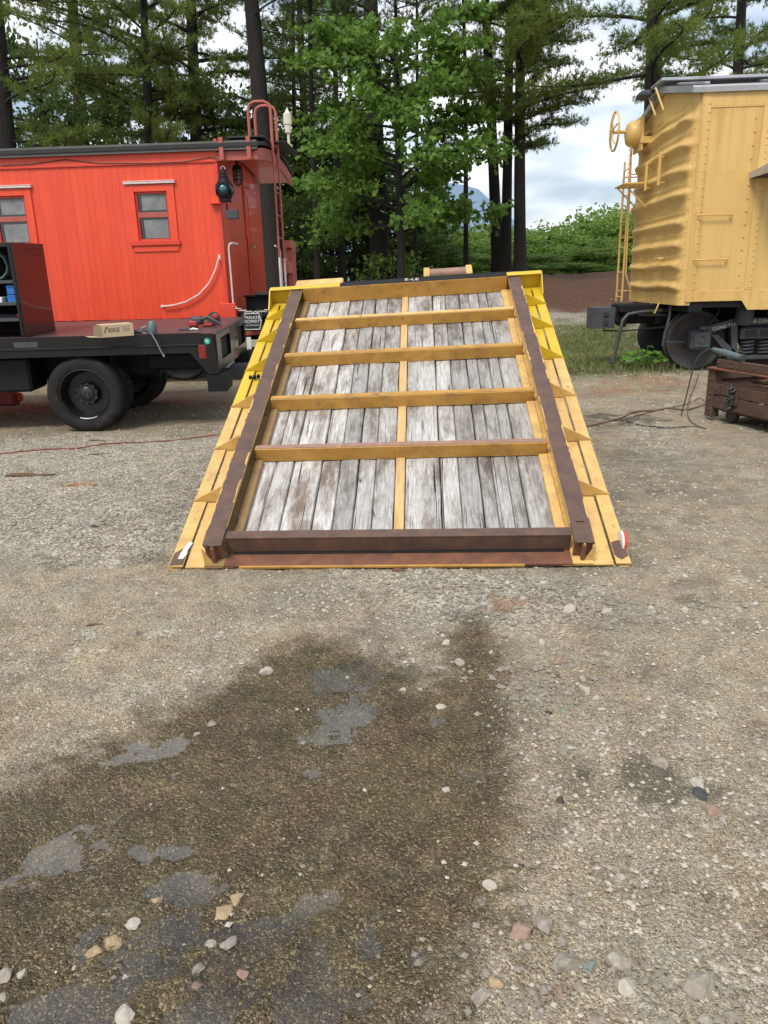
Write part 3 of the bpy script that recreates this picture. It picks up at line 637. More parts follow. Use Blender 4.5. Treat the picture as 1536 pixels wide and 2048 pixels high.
# windows
for wi, (x0, x1, z0, z1) in enumerate(wins):
    win = MB().box((x0-.02, CY+.035, z0-.02), (x1+.02, CY+.04, z1+.02), .001).build('window', 'glass_dark', cab)
    cu = MB(); n_ = 30; zz0, zz1 = z0+.0, z1-.0
    cu.add([(x0+.06+(x1-x0-.075)*i/n_, CY+.060+.006*math.sin(i*1.1), z) for z in (zz0, zz1) for i in range(n_+1)], [(i, i+1, i+n_+2, i+n_+1) for i in range(n_)], True)
    fr = .007
    c_ = MB()
    for (u0_, u1_, v0_, v1_) in ((x0-.02, x0+fr, z0-.02, z1+.02), (x1-fr, x1+.02, z0-.02, z1+.02), (x0+fr, x1-fr, z0-.02, z0+fr), (x0+fr, x1-fr, z1-fr, z1+.02)):
        c_.box((u0_, CY+.012, v0_), (u1_, CY+.034, v1_), .002)
    c_.build('sash', 'caboose_trim', win)
    zm = z0+(z1-z0)*.535
    MB().box((x0+fr, CY+.012, zm-.036), (x1-fr, CY+.033, zm+.036), .003).build('meeting_rail', 'faded_red', win)
    for q0_, q1_ in ((z0+fr, zm-.055), (zm+.055, z1-fr)):
        MB().box((x0+.065, CY+.0335, q0_+.01), (x1-.022, CY+.0348, q1_-.012), .0003).build('blind', 'curtain', win)
    t_ = MB(); tw = .105
    t_.box((x0-.02-tw, CY-.022, z0-.02), (x0-.02, CY+.012, z1+.02+tw*.9), .004).box((x1+.02, CY-.022, z0-.02), (x1+.02+tw, CY+.012, z1+.02+tw*.9), .004)
    t_.box((x0-.02, CY-.021, z1+.02), (x1+.02, CY+.012, z1+.02+tw*.88), .004)
    t_.build('frame', 'caboose_red', win)
    MB().box((x0-.045-tw, CY-.045, z0-.085), (x1+.045+tw, CY+.012, z0-.021), .006).build('sill', 'caboose_trim', win)
    MB().box((x0-.01-tw, CY-.020, z0-.17), (x1+.01+tw, CY+.0, z0-.086), .004).build('apron', 'caboose_red', win)
    MB().box((x0-.05-tw, CY-.050, z1+.12), (x1+.05+tw, CY+.0, z1+.150), .004).box((x0-.05-tw, CY-.054, z1+.150), (x1+.05+tw, CY+.0, z1+.162), .003).build('drip_cap', 'pink_white', win)
# letterboard, roof edge, roof
MB().box((XL, CY-.018, CZ1), (XC, CY+.03, CZ1+.135), .004).build('letterboard', 'caboose_red', cab)
MB().box((XL, CY-.024, CZ1-.012), (XC, CY-.0, CZ1+.012), .004).build('moulding', 'caboose_trim', cab)
ov = XP-.07
def arch(y): t = (y-TY)/1.55; return .16*(1-t*t)
ZE = CZ1+.135
rf = MB(); ys = [TY-1.58+3.16*i/24 for i in range(25)]
top = [(y, ZE+.09+arch(y)) for y in ys]
rf.prism([(XL-.1, y, z) for y, z in top]+[(XL-.1, y, z-.05) for y, z in top[::-1]], (ov+.02-(XL-.1), 0, 0))
roof = rf.build('roof', 'roof_tar', cab)
MB().prism([(XL-.1, CY-.085, ZE-.005), (XL-.1, CY-.075, ZE+.115), (XL-.1, CY-.03, ZE+.122), (XL-.1, CY+.0, ZE-.005)], (ov-XL+.1, 0, 0)).build('eave_strip', 'roof_grey', roof)
MB().box((XC+.0, CY-.03, ZE-.135), (ov, CY+.04, ZE-.01), .005).build('overhang_fascia', 'faded_red', roof)
lo = [(y, ZE-.06+arch(y)*.98) for y in ys[1:-1]]
MB().prism([(ov-.04, y, z+.06) for y, z in lo]+[(ov-.04, y, z-.10) for y, z in lo[::-1]], (.04, 0, 0)).build('end_fascia', 'faded_red', roof)
MB().prism([(XC+.03, y, z-.03) for y, z in lo]+[(XC+.03, y, z-.05) for y, z in lo[::-1]], (ov-.06-XC, 0, 0)).build('porch_ceiling', 'caboose_dark_red', roof)
for px in (443, 531):
    q = aty(px, 312, CY-.1).x if px < 500 else ov-.11
    MB().box((q-.03, CY-.098, ZE-.13), (q+.03, CY-.088, ZE+.16), .003).build('roof_strap', 'faded_red', roof)
q = aty(443, 290, CY).x
MB().box((q+.02, CY+.25, ZE+.20), (ov+.06, CY+1.0, ZE+.225), .004).build('roof_walk', 'roof_tar', roof)
MB().box((ov-.3, CY+1.0, ZE+.25), (ov+.25, CY+2.2, ZE+.27), .004).build('roof_walk', 'roof_tar', roof)
# white vent pole on the far side of the roof
vp = aty(578, 292, 13.1)
MB().lathe([(.0, -.02), (.055, -.02), (.055, .02), (.022, .025), (.022, .17), (.05, .19), (.055, .30), (.066, .31), (.066, .46), (.05, .47), (.03, .50), (.012, .53), (.0, .56)], vp, (0, 0, 1), 16).build('vent_pole', 'cream_pvc', roof)
MB().tube([(vp.x, vp.y, vp.z), (ov-.1, vp.y-.02, ZE+.22)], .015, 6).build('vent_stay', 'roof_tar', roof)
# loose wires under the eave
MB().tube([aty(p, q, CY-.03) for p, q in ((0, 331), (60, 328), (130, 319), (200, 326), (300, 326), (370, 323), (420, 314), (440, 318))], .006, 5).build('cable', 'tool_dark', cab)
# end wall with grooves, door, window
ew = MB(); nb = 29; wv = (CY2-CY)/nb
for i in range(nb): ew.box((XC-.05, CY+.06+i*(wv-.002), CZ0), (XC-.003, CY+.06+(i+1)*(wv-.002)-.003, CZ1+.3), .004)
ew.build('end_wall', 'caboose_dark_red', cab)
q0, q1 = atx(487, 372, XC), atx(497, 465, XC)
we = MB().box((XC-.006, q0.y, q1.z), (XC+.004, q1.y+.22, q0.z), .001).build('end_window', 'glass_dark', cab)
t_ = MB()
t_.box((XC+.001, q0.y-.10, q1.z-.1), (XC+.02, q0.y, q0.z+.1), .003).box((XC+.001, q1.y+.22, q1.z-.1), (XC+.02, q1.y+.32, q0.z+.1), .003).box((XC+.001, q0.y, q0.z), (XC+.019, q1.y+.22, q0.z+.1), .003).box((XC+.001, q0.y, q1.z-.1), (XC+.019, q1.y+.22, q1.z), .003)
t_.build('frame', 'caboose_dark_red', we)
dr = MB().box((XC+.002, 13.10, CZ0+.08), (XC+.03, 13.95, CZ0+1.98), .005).build('door', 'caboose_dark_red', cab)
MB().box((XC+.031, 13.22, CZ0+.2), (XC+.038, 13.83, CZ0+.9), .004).box((XC+.031, 13.22, CZ0+1.05), (XC+.038, 13.83, CZ0+1.85), .004).build('door_panel', 'caboose_dark_red', dr)
MB().tube([(XC+.03, 13.17, 2.18), (XC+.09, 13.17, 2.18), (XC+.09, 13.28, 2.17)], .012, 6).build('handle', 'steel_bright', dr)
# underframe, bolsters and wheels (mostly hidden behind the truck)
MB().box((XL, CY+.05, CZ0-.20), (XC, CY+.13, CZ0-.002), .004).box((XL, CY2-.13, CZ0-.20), (XC, CY2-.05, CZ0-.002), .004).box((XL, TY-.3, CZ0-.42), (XC+.6, TY+.3, CZ0-.01), .005).box((XL+.001, CY+.13, CZ0-.05), (XC-.001, CY2-.13, CZ0-.003), .002).build('underframe', 'black_steel', cab)
def railwheel(c, s, parent, m='wheel_iron', r=.42):
    """flanged wheel, s = outward direction along Y"""
    pr = [(.02, .02), (.10, .02), (.11, .0), (.30, -.02), (.36, .015), (r-.035, .035), (r-.02, .04), (r, .035), (r+.003, -.07), (r+.03, -.085), (r+.03, -.10), (r-.01, -.11), (.35, -.10), (.1, -.06), (.02, -.06)]
    return MB().lathe(pr, c, (0, s, 0), 48).build('wheel', m, parent)
for xx in (XC-1.0, XC-2.5, XL+1, XL+2.5):
    for s in (-1, 1): railwheel((xx, TY+s*.80, .13+.42), s, cab)
    MB().tube([(xx, TY-.8, .55), (xx, TY+.8, .55)], .075, 10).build('axle', 'wheel_iron', cab)
for xx in (XC-1.75, XL+1.75):
    for s in (-1, 1):
        MB().box((xx-1.05, TY+s*.98-.06, .47), (xx+1.05, TY+s*.98+.06, .72), .02).box((xx-.25, TY+s*.98-.08, .35), (xx+.25, TY+s*.98+.08, .85), .02).build('truck_frame', 'black_steel', cab)
# porch platform, end sill, steps
MB().box((XC+.001, CY+.10, CZ0-.02), (XP, CY2-.10, CZ0+.05), .005).build('platform', 'black_steel', cab)
MB().box((XC+.12, CY+.62, CZ0+.05), (XP-.0, CY+.66, CZ0+.27), .004).box((XC+.10, CY+.55, CZ0+.27), (XP+.01, CY+.75, CZ0+.30), .006).build('step_riser', 'black_steel', cab)
MB().box((XC+.30, CY+.50, CZ0+.30), (XC+.52, CY+.72, CZ0+.345), .004).build('door_mat', 'tool_dark', cab)
MB().box((XP-.10, CY+.2, CZ0-.35), (XP, CY2-.2, CZ0-.021), .006).build('end_sill', 'black_steel', cab)
MB().box((XC-.13, CY-.03, CZ0-.02), (XC+.10, CY+.09, CZ0+.20), .012).build('corner_bracket', 'caboose_dark_red', cab)
for i, (dz, dy, m_) in enumerate(((-.20, .16, 'black_steel'), (-.48, .06, 'black_steel'), (-.76, -.04, 'black_steel'))):
    st = MB().box((XC+.10, CY+dy-.02, CZ0+dz-.02), (XP-.05, CY+dy+.20, CZ0+dz+.012), .004).build('step', m_, cab)
    MB().box((XC+.13, CY+dy-.024, CZ0+dz-.085), (XP-.06, CY+dy-.010, CZ0+dz-.021), .003).build('step_edge', 'faded_red', st)
for xx in (XC+.105, XP-.065):
    MB().prism([(xx, CY-.03, CZ0-.86), (xx, CY+.10, CZ0-.86), (xx, CY+.45, CZ0-.021), (xx, CY+.16, CZ0-.021)], (.015, 0, 0)).build('step_string', 'faded_red', cab)
MB().box((XC+.22, CY-.035, CZ0-.86), (XC+.30, CY-.026, CZ0-.30), .003).build('worn_bracket', 'peeling_white', cab)
# handrails
def pipe(name, pts, r, m, parent, n=8): return MB().tube(pts, r, n).build(name, m, parent)
hy = CY+.02
pipe('handrail', [(XC+.06, hy, CZ0+.20), (XC+.06, hy, CZ0+.98), (XC+.075, hy, CZ0+1.03), (XC+.11, hy+.01, CZ0+1.045), (XC+.13, hy+.30, CZ0+1.045), (XC+.02, hy+.32, CZ0+1.04)], .014, 'pink_white', cab)
pipe('handrail', [(XP-.02, CY+.6, CZ0+1.02), (XP-.02, CY+.95, CZ0+1.0), (XP-.02, CY+1.02, CZ0+.94), (XP-.02, CY+1.04, CZ0+.05)], .014, 'pink_white', cab)
g0 = [aty(p, q, CY-.055) for p, q in ((325, 613), (345, 611), (372, 604), (398, 589), (418, 567), (431, 540), (437, 518))]
grab = pipe('grab_rail', [g0[0]+Vector((0, .05, 0))]+g0+[g0[-1]+Vector((0, .05, .01))], .013, 'pink_white', cab)
for q in (g0[0], g0[-1]):
    MB().box((q.x-.04 if q is g0[0] else q.x-.018, CY-.014, q.z-.02), (q.x+.02, CY-.0005, q.z+.02 if q is g0[0] else q.z+.06), .003).build('rail_foot', 'pink_white', grab)
# ladder over the roof edge
LX = XP+.02
lad = None
for i, y in enumerate((12.22, 12.66)):
    zt = aty(520, 203 if i == 0 else 212, y).z
    xi = aty(498 if i == 0 else 511, 250, y).x
    lxx = LX
    pts = [(xi, y, ZE+.16), (xi, y, zt-.10), (xi+.03, y, zt-.03), (xi+.10, y, zt), (lxx-.10, y, zt), (lxx-.03, y, zt-.03), (lxx, y, zt-.10), (lxx, y, ZE-.1)]
    l_ = pipe('ladder_stile', pts, .022, 'faded_red', cab)
    MB().box((lxx-.012, y-.028, CZ0+.85), (lxx+.012, y+.028, ZE-.1), .004).build('stile_bar', 'faded_red', l_)
    MB().box((lxx-.013, y-.034, CZ0-.02), (lxx+.013, y+.034, CZ0+.85), .004).build('stile_foot', 'peeling_white', l_)
for k in range(8):
    z = CZ0+.15+k*.33
    pipe('ladder_rung', [(LX, 12.24, z), (LX, 12.64, z)], .011, 'faded_red', cab)
# brake stand on the porch
bsx = XP+.03
bk = MB().box((bsx-.05, 13.15, CZ0), (bsx+.05, 13.27, CZ0+1.0), .008).box((bsx-.045, 13.40, CZ0), (bsx+.045, 13.50, CZ0+1.02), .008).build('brake_stand', 'faded_red', cab)
MB().box((bsx-.08, 12.75, CZ0+.62), (bsx+.04, 13.3, CZ0+.80), .01).box((bsx-.06, 13.0, CZ0+1.02), (bsx+.05, 13.5, CZ0+1.14), .01).build('brake_bracket', 'faded_red', bk)
MB().lathe([(0, -.05), (.11, -.05), (.125, -.03), (.125, .03), (.11, .05), (0, .05)], (bsx, 13.32, CZ0+.92), (1, 0, 0), 24).build('brake_drum', 'faded_red', bk)
MB().prism([(bsx-.01, 12.66, CZ0+1.05), (bsx-.01, 12.7, CZ0+.62), (bsx-.01, 13.0, CZ0+.62), (bsx-.01, 13.0, CZ0+.72)], (.02, 0, 0)).build('brake_gusset', 'faded_red', bk)
# porch lights and lamp bracket
ll = aty(475, 345, 12.1)
cl = MB().lathe([(0, .10), (.05, .10), (.075, .06), (.075, .03), (.0, .03)], ll, (0, 0, 1), 16).build('cage_light', 'black_steel', cab)
cg = MB()
for k in range(8):
    a = 2*math.pi*k/8; cg.tube([ll+Vector((.07*math.cos(a)*f_, .07*math.sin(a)*f_, z)) for f_, z in ((1, .03), (1, -.10), (.75, -.16), (.15, -.19))], .005, 5)
for z in (0, -.05, -.10): cg.tube([ll+Vector((.072*math.cos(2*math.pi*k/16), .072*math.sin(2*math.pi*k/16), z)) for k in range(17)], .005, 5)
cg.build('guard', 'black_steel', cl); MB().lathe([(0, .03), (.045, .03), (.05, -.08), (.03, -.14), (0, -.15)], ll, (0, 0, 1), 14).build('bulb_glass', 'curtain', cl)
MB().tube([ll+Vector((0, 0, .1)), ll+Vector((-.03, 0, .25)), (XC+.05, ll.y, ll.z+.45)], .02, 8).build('conduit', 'black_steel', cl)
lb = aty(445, 405, CY-.09)
MB().box((lb.x-.18, CY-.02, lb.z-.02), (lb.x-.06, CY-.013, lb.z+.09), .002).box((lb.x-.19, CY-.10, lb.z-.012), (lb.x+.10, CY-.015, lb.z+.0), .002).build('lamp_bracket', 'caboose_red', cab)

# marker lantern standing on the bracket
lan = thing('marker_lantern', 'black railway marker lantern with blue green lens, standing on the caboose corner bracket', 'lantern', (lb.x+.035, CY-.05, lb.z+.0005))
o = Vector((lb.x+.035, CY-.05, lb.z+.001))
MB().lathe([(0, 0), (.075, 0), (.085, .01), (.085, .05), (.095, .06), (.10, .10), (.10, .25), (.085, .29), (.06, .32), (.062, .34), (.045, .36), (.05, .40), (.03, .43), (.0, .44)], o, (0, 0, 1), 20).build('body', 'black_steel', lan)
for d in ((0, -1, 0), (1, 0, 0), (-1, 0, 0)):
    d = Vector(d); h = MB().lathe([(.082, .0), (.084, .030), (.062, .030), (.056, .012)], o+Vector((0, 0, .175))+d*.082, d, 20).build('lens_hood', 'black_steel', lan)
    MB().lathe([(.058, .016), (.046, .030), (.025, .038), (0, .040)], o+Vector((0, 0, .175))+d*.082, d, 20).build('lens', 'teal_lens', lan)
MB().tube([o+Vector((.03*math.cos(a), 0, .44+.04*math.sin(a))) for a in [math.pi*k/8 for k in range(9)]], .008, 6).build('bail', 'steel_bright', lan)
bx_ = thing('bracket_box', 'small dark sheet metal box fixed under the marker lantern', 'box', (lb.x+.10, CY-.04, lb.z-.16))
MB().box((lb.x+.03, CY-.08, lb.z-.22), (lb.x+.20, CY+.02, lb.z-.10), .006).build('case', 'cast_grey', bx_)
MB().box((lb.x+.03, CY-.02, lb.z-.10), (lb.x+.05, CY-.0, lb.z-.012), .002).build('strap', 'black_steel', bx_)

# chain across the porch steps and the sign on it
cs = [Vector((XC+.07, CY-.02, 0)), Vector((XP+.06, CY-.02, 0))]
ch = thing('chain', 'pale plastic link chain slung across the caboose steps', 'chain', (XC+.07, CY-.02, CZ0))
zA = aty(471, 613, CY).z; zB = aty(538, 611, CY).z; zM = aty(500, 625, CY).z; nl = 17
def cat(t): return cs[0].lerp(cs[1], t)+Vector((0, 0, (zA+(zB-zA)*t)-4*t*(1-t)*((zA+zB)/2-zM)))
for k in range(nl):
    p0, p1 = cat(k/nl), cat((k+1)/nl); d = (p1-p0).normalized(); sd_ = Vector((0, 1, 0)) if k % 2 else d.cross(Vector((0, 1, 0)))
    c = (p0+p1)/2; hl = (p1-p0).length*.62; pts = []
    for j in range(13):
        a = 2*math.pi*j/12; pts.append(c+d*(hl*math.cos(a))+sd_*(.016*math.sin(a)))
    MB().tube(pts, .0052, 5, False).build('link', 'chain_white', ch)
spx = aty(505, 643, CY-.02); sw, sh = .135, .115
sg = thing('warning_sign', 'black and white private property sign hanging from the chain', 'sign', spx)
def so_(a, b, e=0.): return (spx.x+a, CY-.025-e, spx.z+b)
def octo(w_, h_, c): return [so_(-w_+c, -h_), so_(w_-c, -h_), so_(w_, -h_+2.2*c), so_(w_, h_-2.2*c), so_(w_-c, h_), so_(-w_+c, h_), so_(-w_, h_-2.2*c), so_(-w_, -h_+2.2*c)]
MB().box((spx.x-sw-.015, CY-.030, spx.z-sh-.012), (spx.x+sw+.015, CY-.025, spx.z+sh+.012), .004).build('panel', 'sign_black', sg)
bo = MB(); hx = [(-sw+.03, -sh), (sw-.03, -sh), (sw, 0), (sw-.03, sh), (-sw+.03, sh), (-sw, 0)]
for p, q in zip(hx, hx[1:]+hx[:1]): bo.tube([so_(*p, .006), so_(*q, .006)], .0055, 5)
bo.build('border', 'white_paint', sg)
for body, dz, h in (('PRIVATE', .055, .045), ('PROPERTY', -.002, .045), ('NO TRESPASSING', -.055, .018)):
    text(body, sg, 'white_paint', so_(0, dz, .0055), (1, 0, 0), (0, 0, 1), h)
for dx in (-.09, .09): MB().tube([so_(dx, sh, 0), so_(dx, sh+.06, -.005)], .003, 5).build('hook', 'steel_bright', sg)
# ------------------------------------------------------------------ flatbed truck
TA = R(5); TO = atz(185, 860); e1 = Vector((math.cos(TA), math.sin(TA), 0)); e2 = Vector((-math.sin(TA), math.cos(TA), 0))
def T(a, b, z): return Vector((TO.x, TO.y, 0))+e1*a+e2*b+Vector((0, 0, z+.03*(b+.13)))       # body: far side a little high
def TW(a, b, z): return Vector((TO.x, TO.y, 0))+e1*a+e2*b+Vector((0, 0, z))
def Tinv(p): d = p-Vector((TO.x, TO.y, 0)); b = d.dot(e2); return d.dot(e1), b, p.z-.03*(b+.13)
trk = thing('flatbed_truck', 'black flatbed work truck with dual rear wheels and open tool cabinet', 'truck', (TO.x, TO.y, 0))
DZ = 1.065; ar = Tinv(aty(404, 665, 8.47))[0]
MB().box((-4.2, -.13, DZ-.035), (ar+.12, 2.30, DZ), .006, T).build('deck', 'deck_steel', trk)
sr = MB().box((-4.2, -.150, DZ-.115), (ar, -.131, DZ-.004), .004, T).box((-4.2, -.158, DZ-.135), (ar, -.128, DZ-.113), .004, T).box((-4.2, -.140, DZ-.215), (ar-.02, -.120, DZ-.136), .004, T).build('side_rail', 'truck_black', trk)
MB().box((-4.2, 2.28, DZ-.2), (ar, 2.32, DZ-.004), .004, T).build('far_rail', 'truck_black', trk)
for i in range(6): MB().box((ar-.4-i*.55, -.11, DZ-.14), (ar-.32-i*.55, 2.27, DZ-.036), .004, T).build('cross_bearer', 'truck_black', trk)
for b_ in (.62, 1.40): MB().box((-4.4, b_, .58), (ar+.02, b_+.08, DZ-.141), .006, T).build('chassis_rail', 'black_steel', trk)
MB().box((-.7, .55, .5), (.7, 1.6, .9), .05, T).build('axle_housing', 'black_steel', trk)
MB().box((-2.6, .02, .45), (-.62, .5, .84), .03, T).build('under_box', 'black_steel', trk); MB().box((.62, .35, .62), (ar-.1, 1.9, .80), .02, T).build('under_box', 'black_steel', trk)
# tail: bumper wing with light, slotted rear apron, step
wg = MB().prism([(ar+.002, -.16, DZ-.001), (ar+.13, -.16, DZ-.003), (ar+.16, -.16, .62), (ar+.05, -.16, .62), (ar-.14, -.16, DZ-.21), (ar+.002, -.16, DZ-.21)], (0, .03, 0), T).build('tail_wing', 'truck_black', trk)
ra = MB()
for (b0, b1, z0, z1) in ((-.13, .16, .62, DZ), (.16, .85, .98, DZ), (.16, .85, .62, .74), (.85, 1.5, .62, DZ), (1.5, 2.15, .98, DZ), (1.5, 2.15, .62, .74), (2.15, 2.30, .62, DZ)):
    ra.box((ar+.128, b0, z0), (ar+.158, b1, z1-.002), .003, T)
ra.build('rear_apron', 'truck_black', trk)
MB().box((ar+.05, -.10, .665), (ar+.12, 2.28, .95), .003, T).build('apron_back', 'black_steel', trk)
MB().box((ar+.129, -.165, DZ-.02), (ar+.165, 2.30, DZ+.004), .004, T).build('deck_edge', 'deck_steel', trk)
for b0, b1 in ((-.15, .25), (1.9, 2.28)): MB().box((ar+.02, b0, .42), (ar+.24, b1, .615), .006, T).build('bumper_step', 'black_steel', trk)
MB().box((ar+.1, .95, .40), (ar+.42, 1.25, .56), .01, T).box((ar+.42, 1.04, .42), (ar+.55, 1.16, .54), .01, T).build('hitch', 'cast_grey', trk)
tl = MB().box((ar-.035, -.172, DZ-.27), (ar+.035, -.159, DZ-.13), .004, T).build('tail_light', 'red_lens', trk)
MB().box((ar-.042, -.1655, DZ-.278), (ar+.042, -.1605, DZ-.122), .002, T).build('bezel', 'tool_dark', tl)
stk_o = T(ar+.062, -.1605, DZ-.085)
sk = MB().lathe([(.0, .004), (.034, .004), (.034, .0)], stk_o, -e2, 20).build('round_decal', 'green_sticker', wg)
MB().prism([stk_o-e2*.0045+e1*x_+Vector((0, 0, z_)) for x_, z_ in ((-.02, .018), (-.006, .02), (.014, -.012), (.006, -.02))], -e2*.001).build('decal_mark', 'white_paint', sk)
MB().prism([T(-.66, -.1512, DZ-.10), T(-.42, -.1512, DZ-.10), T(-.40, -.1512, DZ-.04), T(-.68, -.1512, DZ-.04)], -e2*.003).build('rub_plate', 'cast_grey', sr)
MB().tube([T(-3, -.15, DZ+.004), T(ar, -.15, DZ+.004)], .006, 6).build('rub_rail', 'truck_black', trk)
# wheels
def wheel(a, b, s, parent, front=True):
    c = TW(a, b, .42); ax = e2*s; r = .42
    tyre = [(.285, .085), (.30, .108), (.34, .118), (.38, .114), (.405, .098), (r, .082), (r+.003, .0), (r, -.082), (.405, -.098), (.38, -.114), (.34, -.118), (.30, -.108), (.285, -.085)]
    wroot = MB().lathe(tyre, c, ax, 64).build('wheel', 'rubber', parent)
    lg = MB()
    for k in range(56):
        q = 2*math.pi*k/56; rad = Vector((math.cos(q)*e1.x, math.cos(q)*e1.y, math.sin(q))); tg = Vector((-math.sin(q)*e1.x, -math.sin(q)*e1.y, math.cos(q)))
        for sd in (1, -1):
            p = c+ax*(sd*.070)
            lg.add([p+rad*rr+tg*tt+ax*(sd*hh) for rr, hh in ((.404, .030), (.421, -.005), (.425, -.03), (.40, -.03)) for tt in (-.015, .010)], [(0, 2, 3, 1), (2, 4, 5, 3), (0, 1, 7, 6), (1, 3, 5, 7), (0, 6, 4, 2)])
        lg.add([c+rad*rr+tg*tt+ax*hh for rr in (.415, .426) for hh in (-.03, .03) for tt in (-.018, .018)], [(4, 5, 7, 6), (0, 1, 5, 4), (2, 6, 7, 3), (0, 4, 6, 2), (1, 3, 7, 5)])
    lg.build('tread_lug', 'rubber', wroot)
    deep = -.075 if front else -.02
    rim = MB().lathe([(.288, .085), (.292, .096), (.280, .10), (.268, .085), (.258, .06), (.250, deep+.03), (.235, deep), (.13, deep-.005), (.125, deep+.06), (.11, deep+.085), (.0, deep+.085)], c, ax, 48).build('rim', 'rim_black', wroot)
    hb = MB().lathe([(.0, .112), (.062, .11), (.078, .10), (.080, .085), (.08, deep)], c+ax*(deep+.0), ax, 28).build('hub_cap', 'rim_black', wroot)
    nu = MB()
    for k in range(10):
        q = 2*math.pi*k/10+.2; p = c+(e1*math.cos(q)+Vector((0, 0, 1))*math.sin(q))*.113+ax*(deep+.055)
        nu.lathe([(.0, .045), (.010, .045), (.013, .02), (.013, -.05)], p, ax, 6)
    nu.build('lug_nut', 'cast_grey', wroot)
    if front:
        tr_ = MB().tube([c+e1*x_+Vector((0, 0, z_))+ax*(deep+.112) for x_, z_ in ((-.03, -.02), (-.035, .02), (-.005, .04), (.025, .025), (.02, -.005), (-.01, -.02), (0, -.035), (.03, -.028))], .006, 6).build('hub_emblem', 'cast_grey', hb)
        MB().tube([c+(e1*math.cos(q)+Vector((0, 0, 1))*math.sin(q))*.272+ax*.095 for q in [R(-108+6*i) for i in range(8)]], .009, 6).build('scuff', 'steel_bright', rim)
wheel(0, 0, -1, trk); wheel(0, .30, -1, trk, False); wheel(0, 1.72, 1, trk, False); wheel(0, 2.02, 1, trk)
wheel(-3.9, .05, -1, trk); wheel(-3.9, 1.98, 1, trk)
MB().tube([TW(0, 0, .42), TW(0, 2, .42)], .07, 10).build('axle', 'black_steel', trk); MB().tube([TW(-3.9, .1, .42), TW(-3.9, 1.9, .42)], .05, 8).build('axle', 'black_steel', trk)
MB().box((.25, .15, .45), (.28, 1.9, .93), .01, T).build('mud_flap', 'rubber', trk)
# tool cabinet
q = Tinv(aty(54, 681, 8.3)); ac = q[0]; ct = 2.06; cb = .78; t_ = .018
cbn = MB().box((ac-t_, -.09, DZ), (ac, cb, ct), .004, T).build('cabinet', 'truck_black', trk)
MB().box((ac-1.5, -.09, ct-.016), (ac-t_, cb, ct-.001), .003, T).build('cabinet_top', 'truck_black', cbn)
MB().box((ac-1.5, cb-.02, DZ+.001), (ac-t_, cb-.002, ct-.017), .003, T).build('cabinet_back', 'black_steel', cbn)
MB().box((ac-1.5, -.09, DZ+.001), (ac-1.482, cb-.021, ct-.017), .003, T).build('cabinet_side', 'truck_black', cbn)
fz = [aty(20, py, 8.35).z for py in (563, 607, 639)]
for z in fz:
    MB().box((ac-1.48, -.06, z-.02), (ac-t_-.001, cb-.022, z-.006), .002, T).box((ac-1.48, -.062, z-.022), (ac-t_-.001, -.052, z+.012), .002, T).build('shelf', 'cast_grey', cbn)
MB().box((ac-.05, -.10, DZ+.02), (ac-.018, -.085, ct-.02), .003, T).box((ac-1.49, -.10, ct-.045), (ac-.05, -.085, ct-.002), .003, T).build('door_frame', 'truck_black', cbn)
for k in range(3):   # things on the shelves
    hz = thing('hose_coil', ['green hose coil in the upper cabinet shelf', 'dark cable coil behind the green hose in the cabinet', 'silver flexible hose in the upper cabinet shelf'][k], 'hose', T(ac-.22-.10*k, .1+.12*k, fz[0]-.004))
    pts = []
    for j in range(60):
        a = 2*math.pi*j/12; rr = .15-.012*k; pts.append(T(ac-.30-.14*k+rr*math.cos(a), .06+.12*k+.004*j*.5, fz[0]+.012+.155+rr*math.sin(a)))
    MB().tube(pts, .013, 7).build('coil', ('tool_green', 'tool_dark', 'steel_bright')[k], hz)
for k, (da, z, w_, h_, m_, lb_) in enumerate(((-.10, fz[1]-.006+.0015, .13, .09, 'blue_box', 'dark blue parts box on the lower shelf of the truck cabinet'), (-.10, fz[1]+.09, .12, .10, 'blue_box', 'bright blue parts box stacked on another in the truck cabinet'), (-.27, fz[1]-.0045, .09, .07, 'white_paint', 'small white carton beside the blue boxes in the truck cabinet'))):
    pb = thing('parts_box', lb_, 'box', T(ac+da, 0, z)); MB().box((ac+da-w_/2, -.03, z+.0), (ac+da+w_/2, .2, z+h_), .006, T).build('case', m_, pb)
    MB().box((ac+da-w_/2-.003, -.033, z+h_*.72), (ac+da+w_/2+.003, .203, z+h_*.80), .002, T).build('lid_rim', m_, pb)
oc = thing('orange_strap', 'coil of orange strap lying on the bottom cabinet shelf', 'strap', T(ac-.07, .0, fz[2]))
MB().tube([T(ac-.075+.03*math.cos(j*.7), -.0+.004*j, fz[2]+.03+.026*math.sin(j*.7)) for j in range(30)], .007, 6).build('coil', 'orange_lens', oc)
rb = thing('steel_rods', 'loose bundle of thin steel rods on the bottom cabinet shelf', 'rods', T(ac-.5, .05, fz[2]))
for k in range(5): MB().tube([T(ac-1.2, .0+.03*k, fz[2]+.005+.02*k), T(ac-.14, .02+.03*k, fz[2]+.002+.008*k)], .006, 6).build('rod', 'cast_grey', rb)
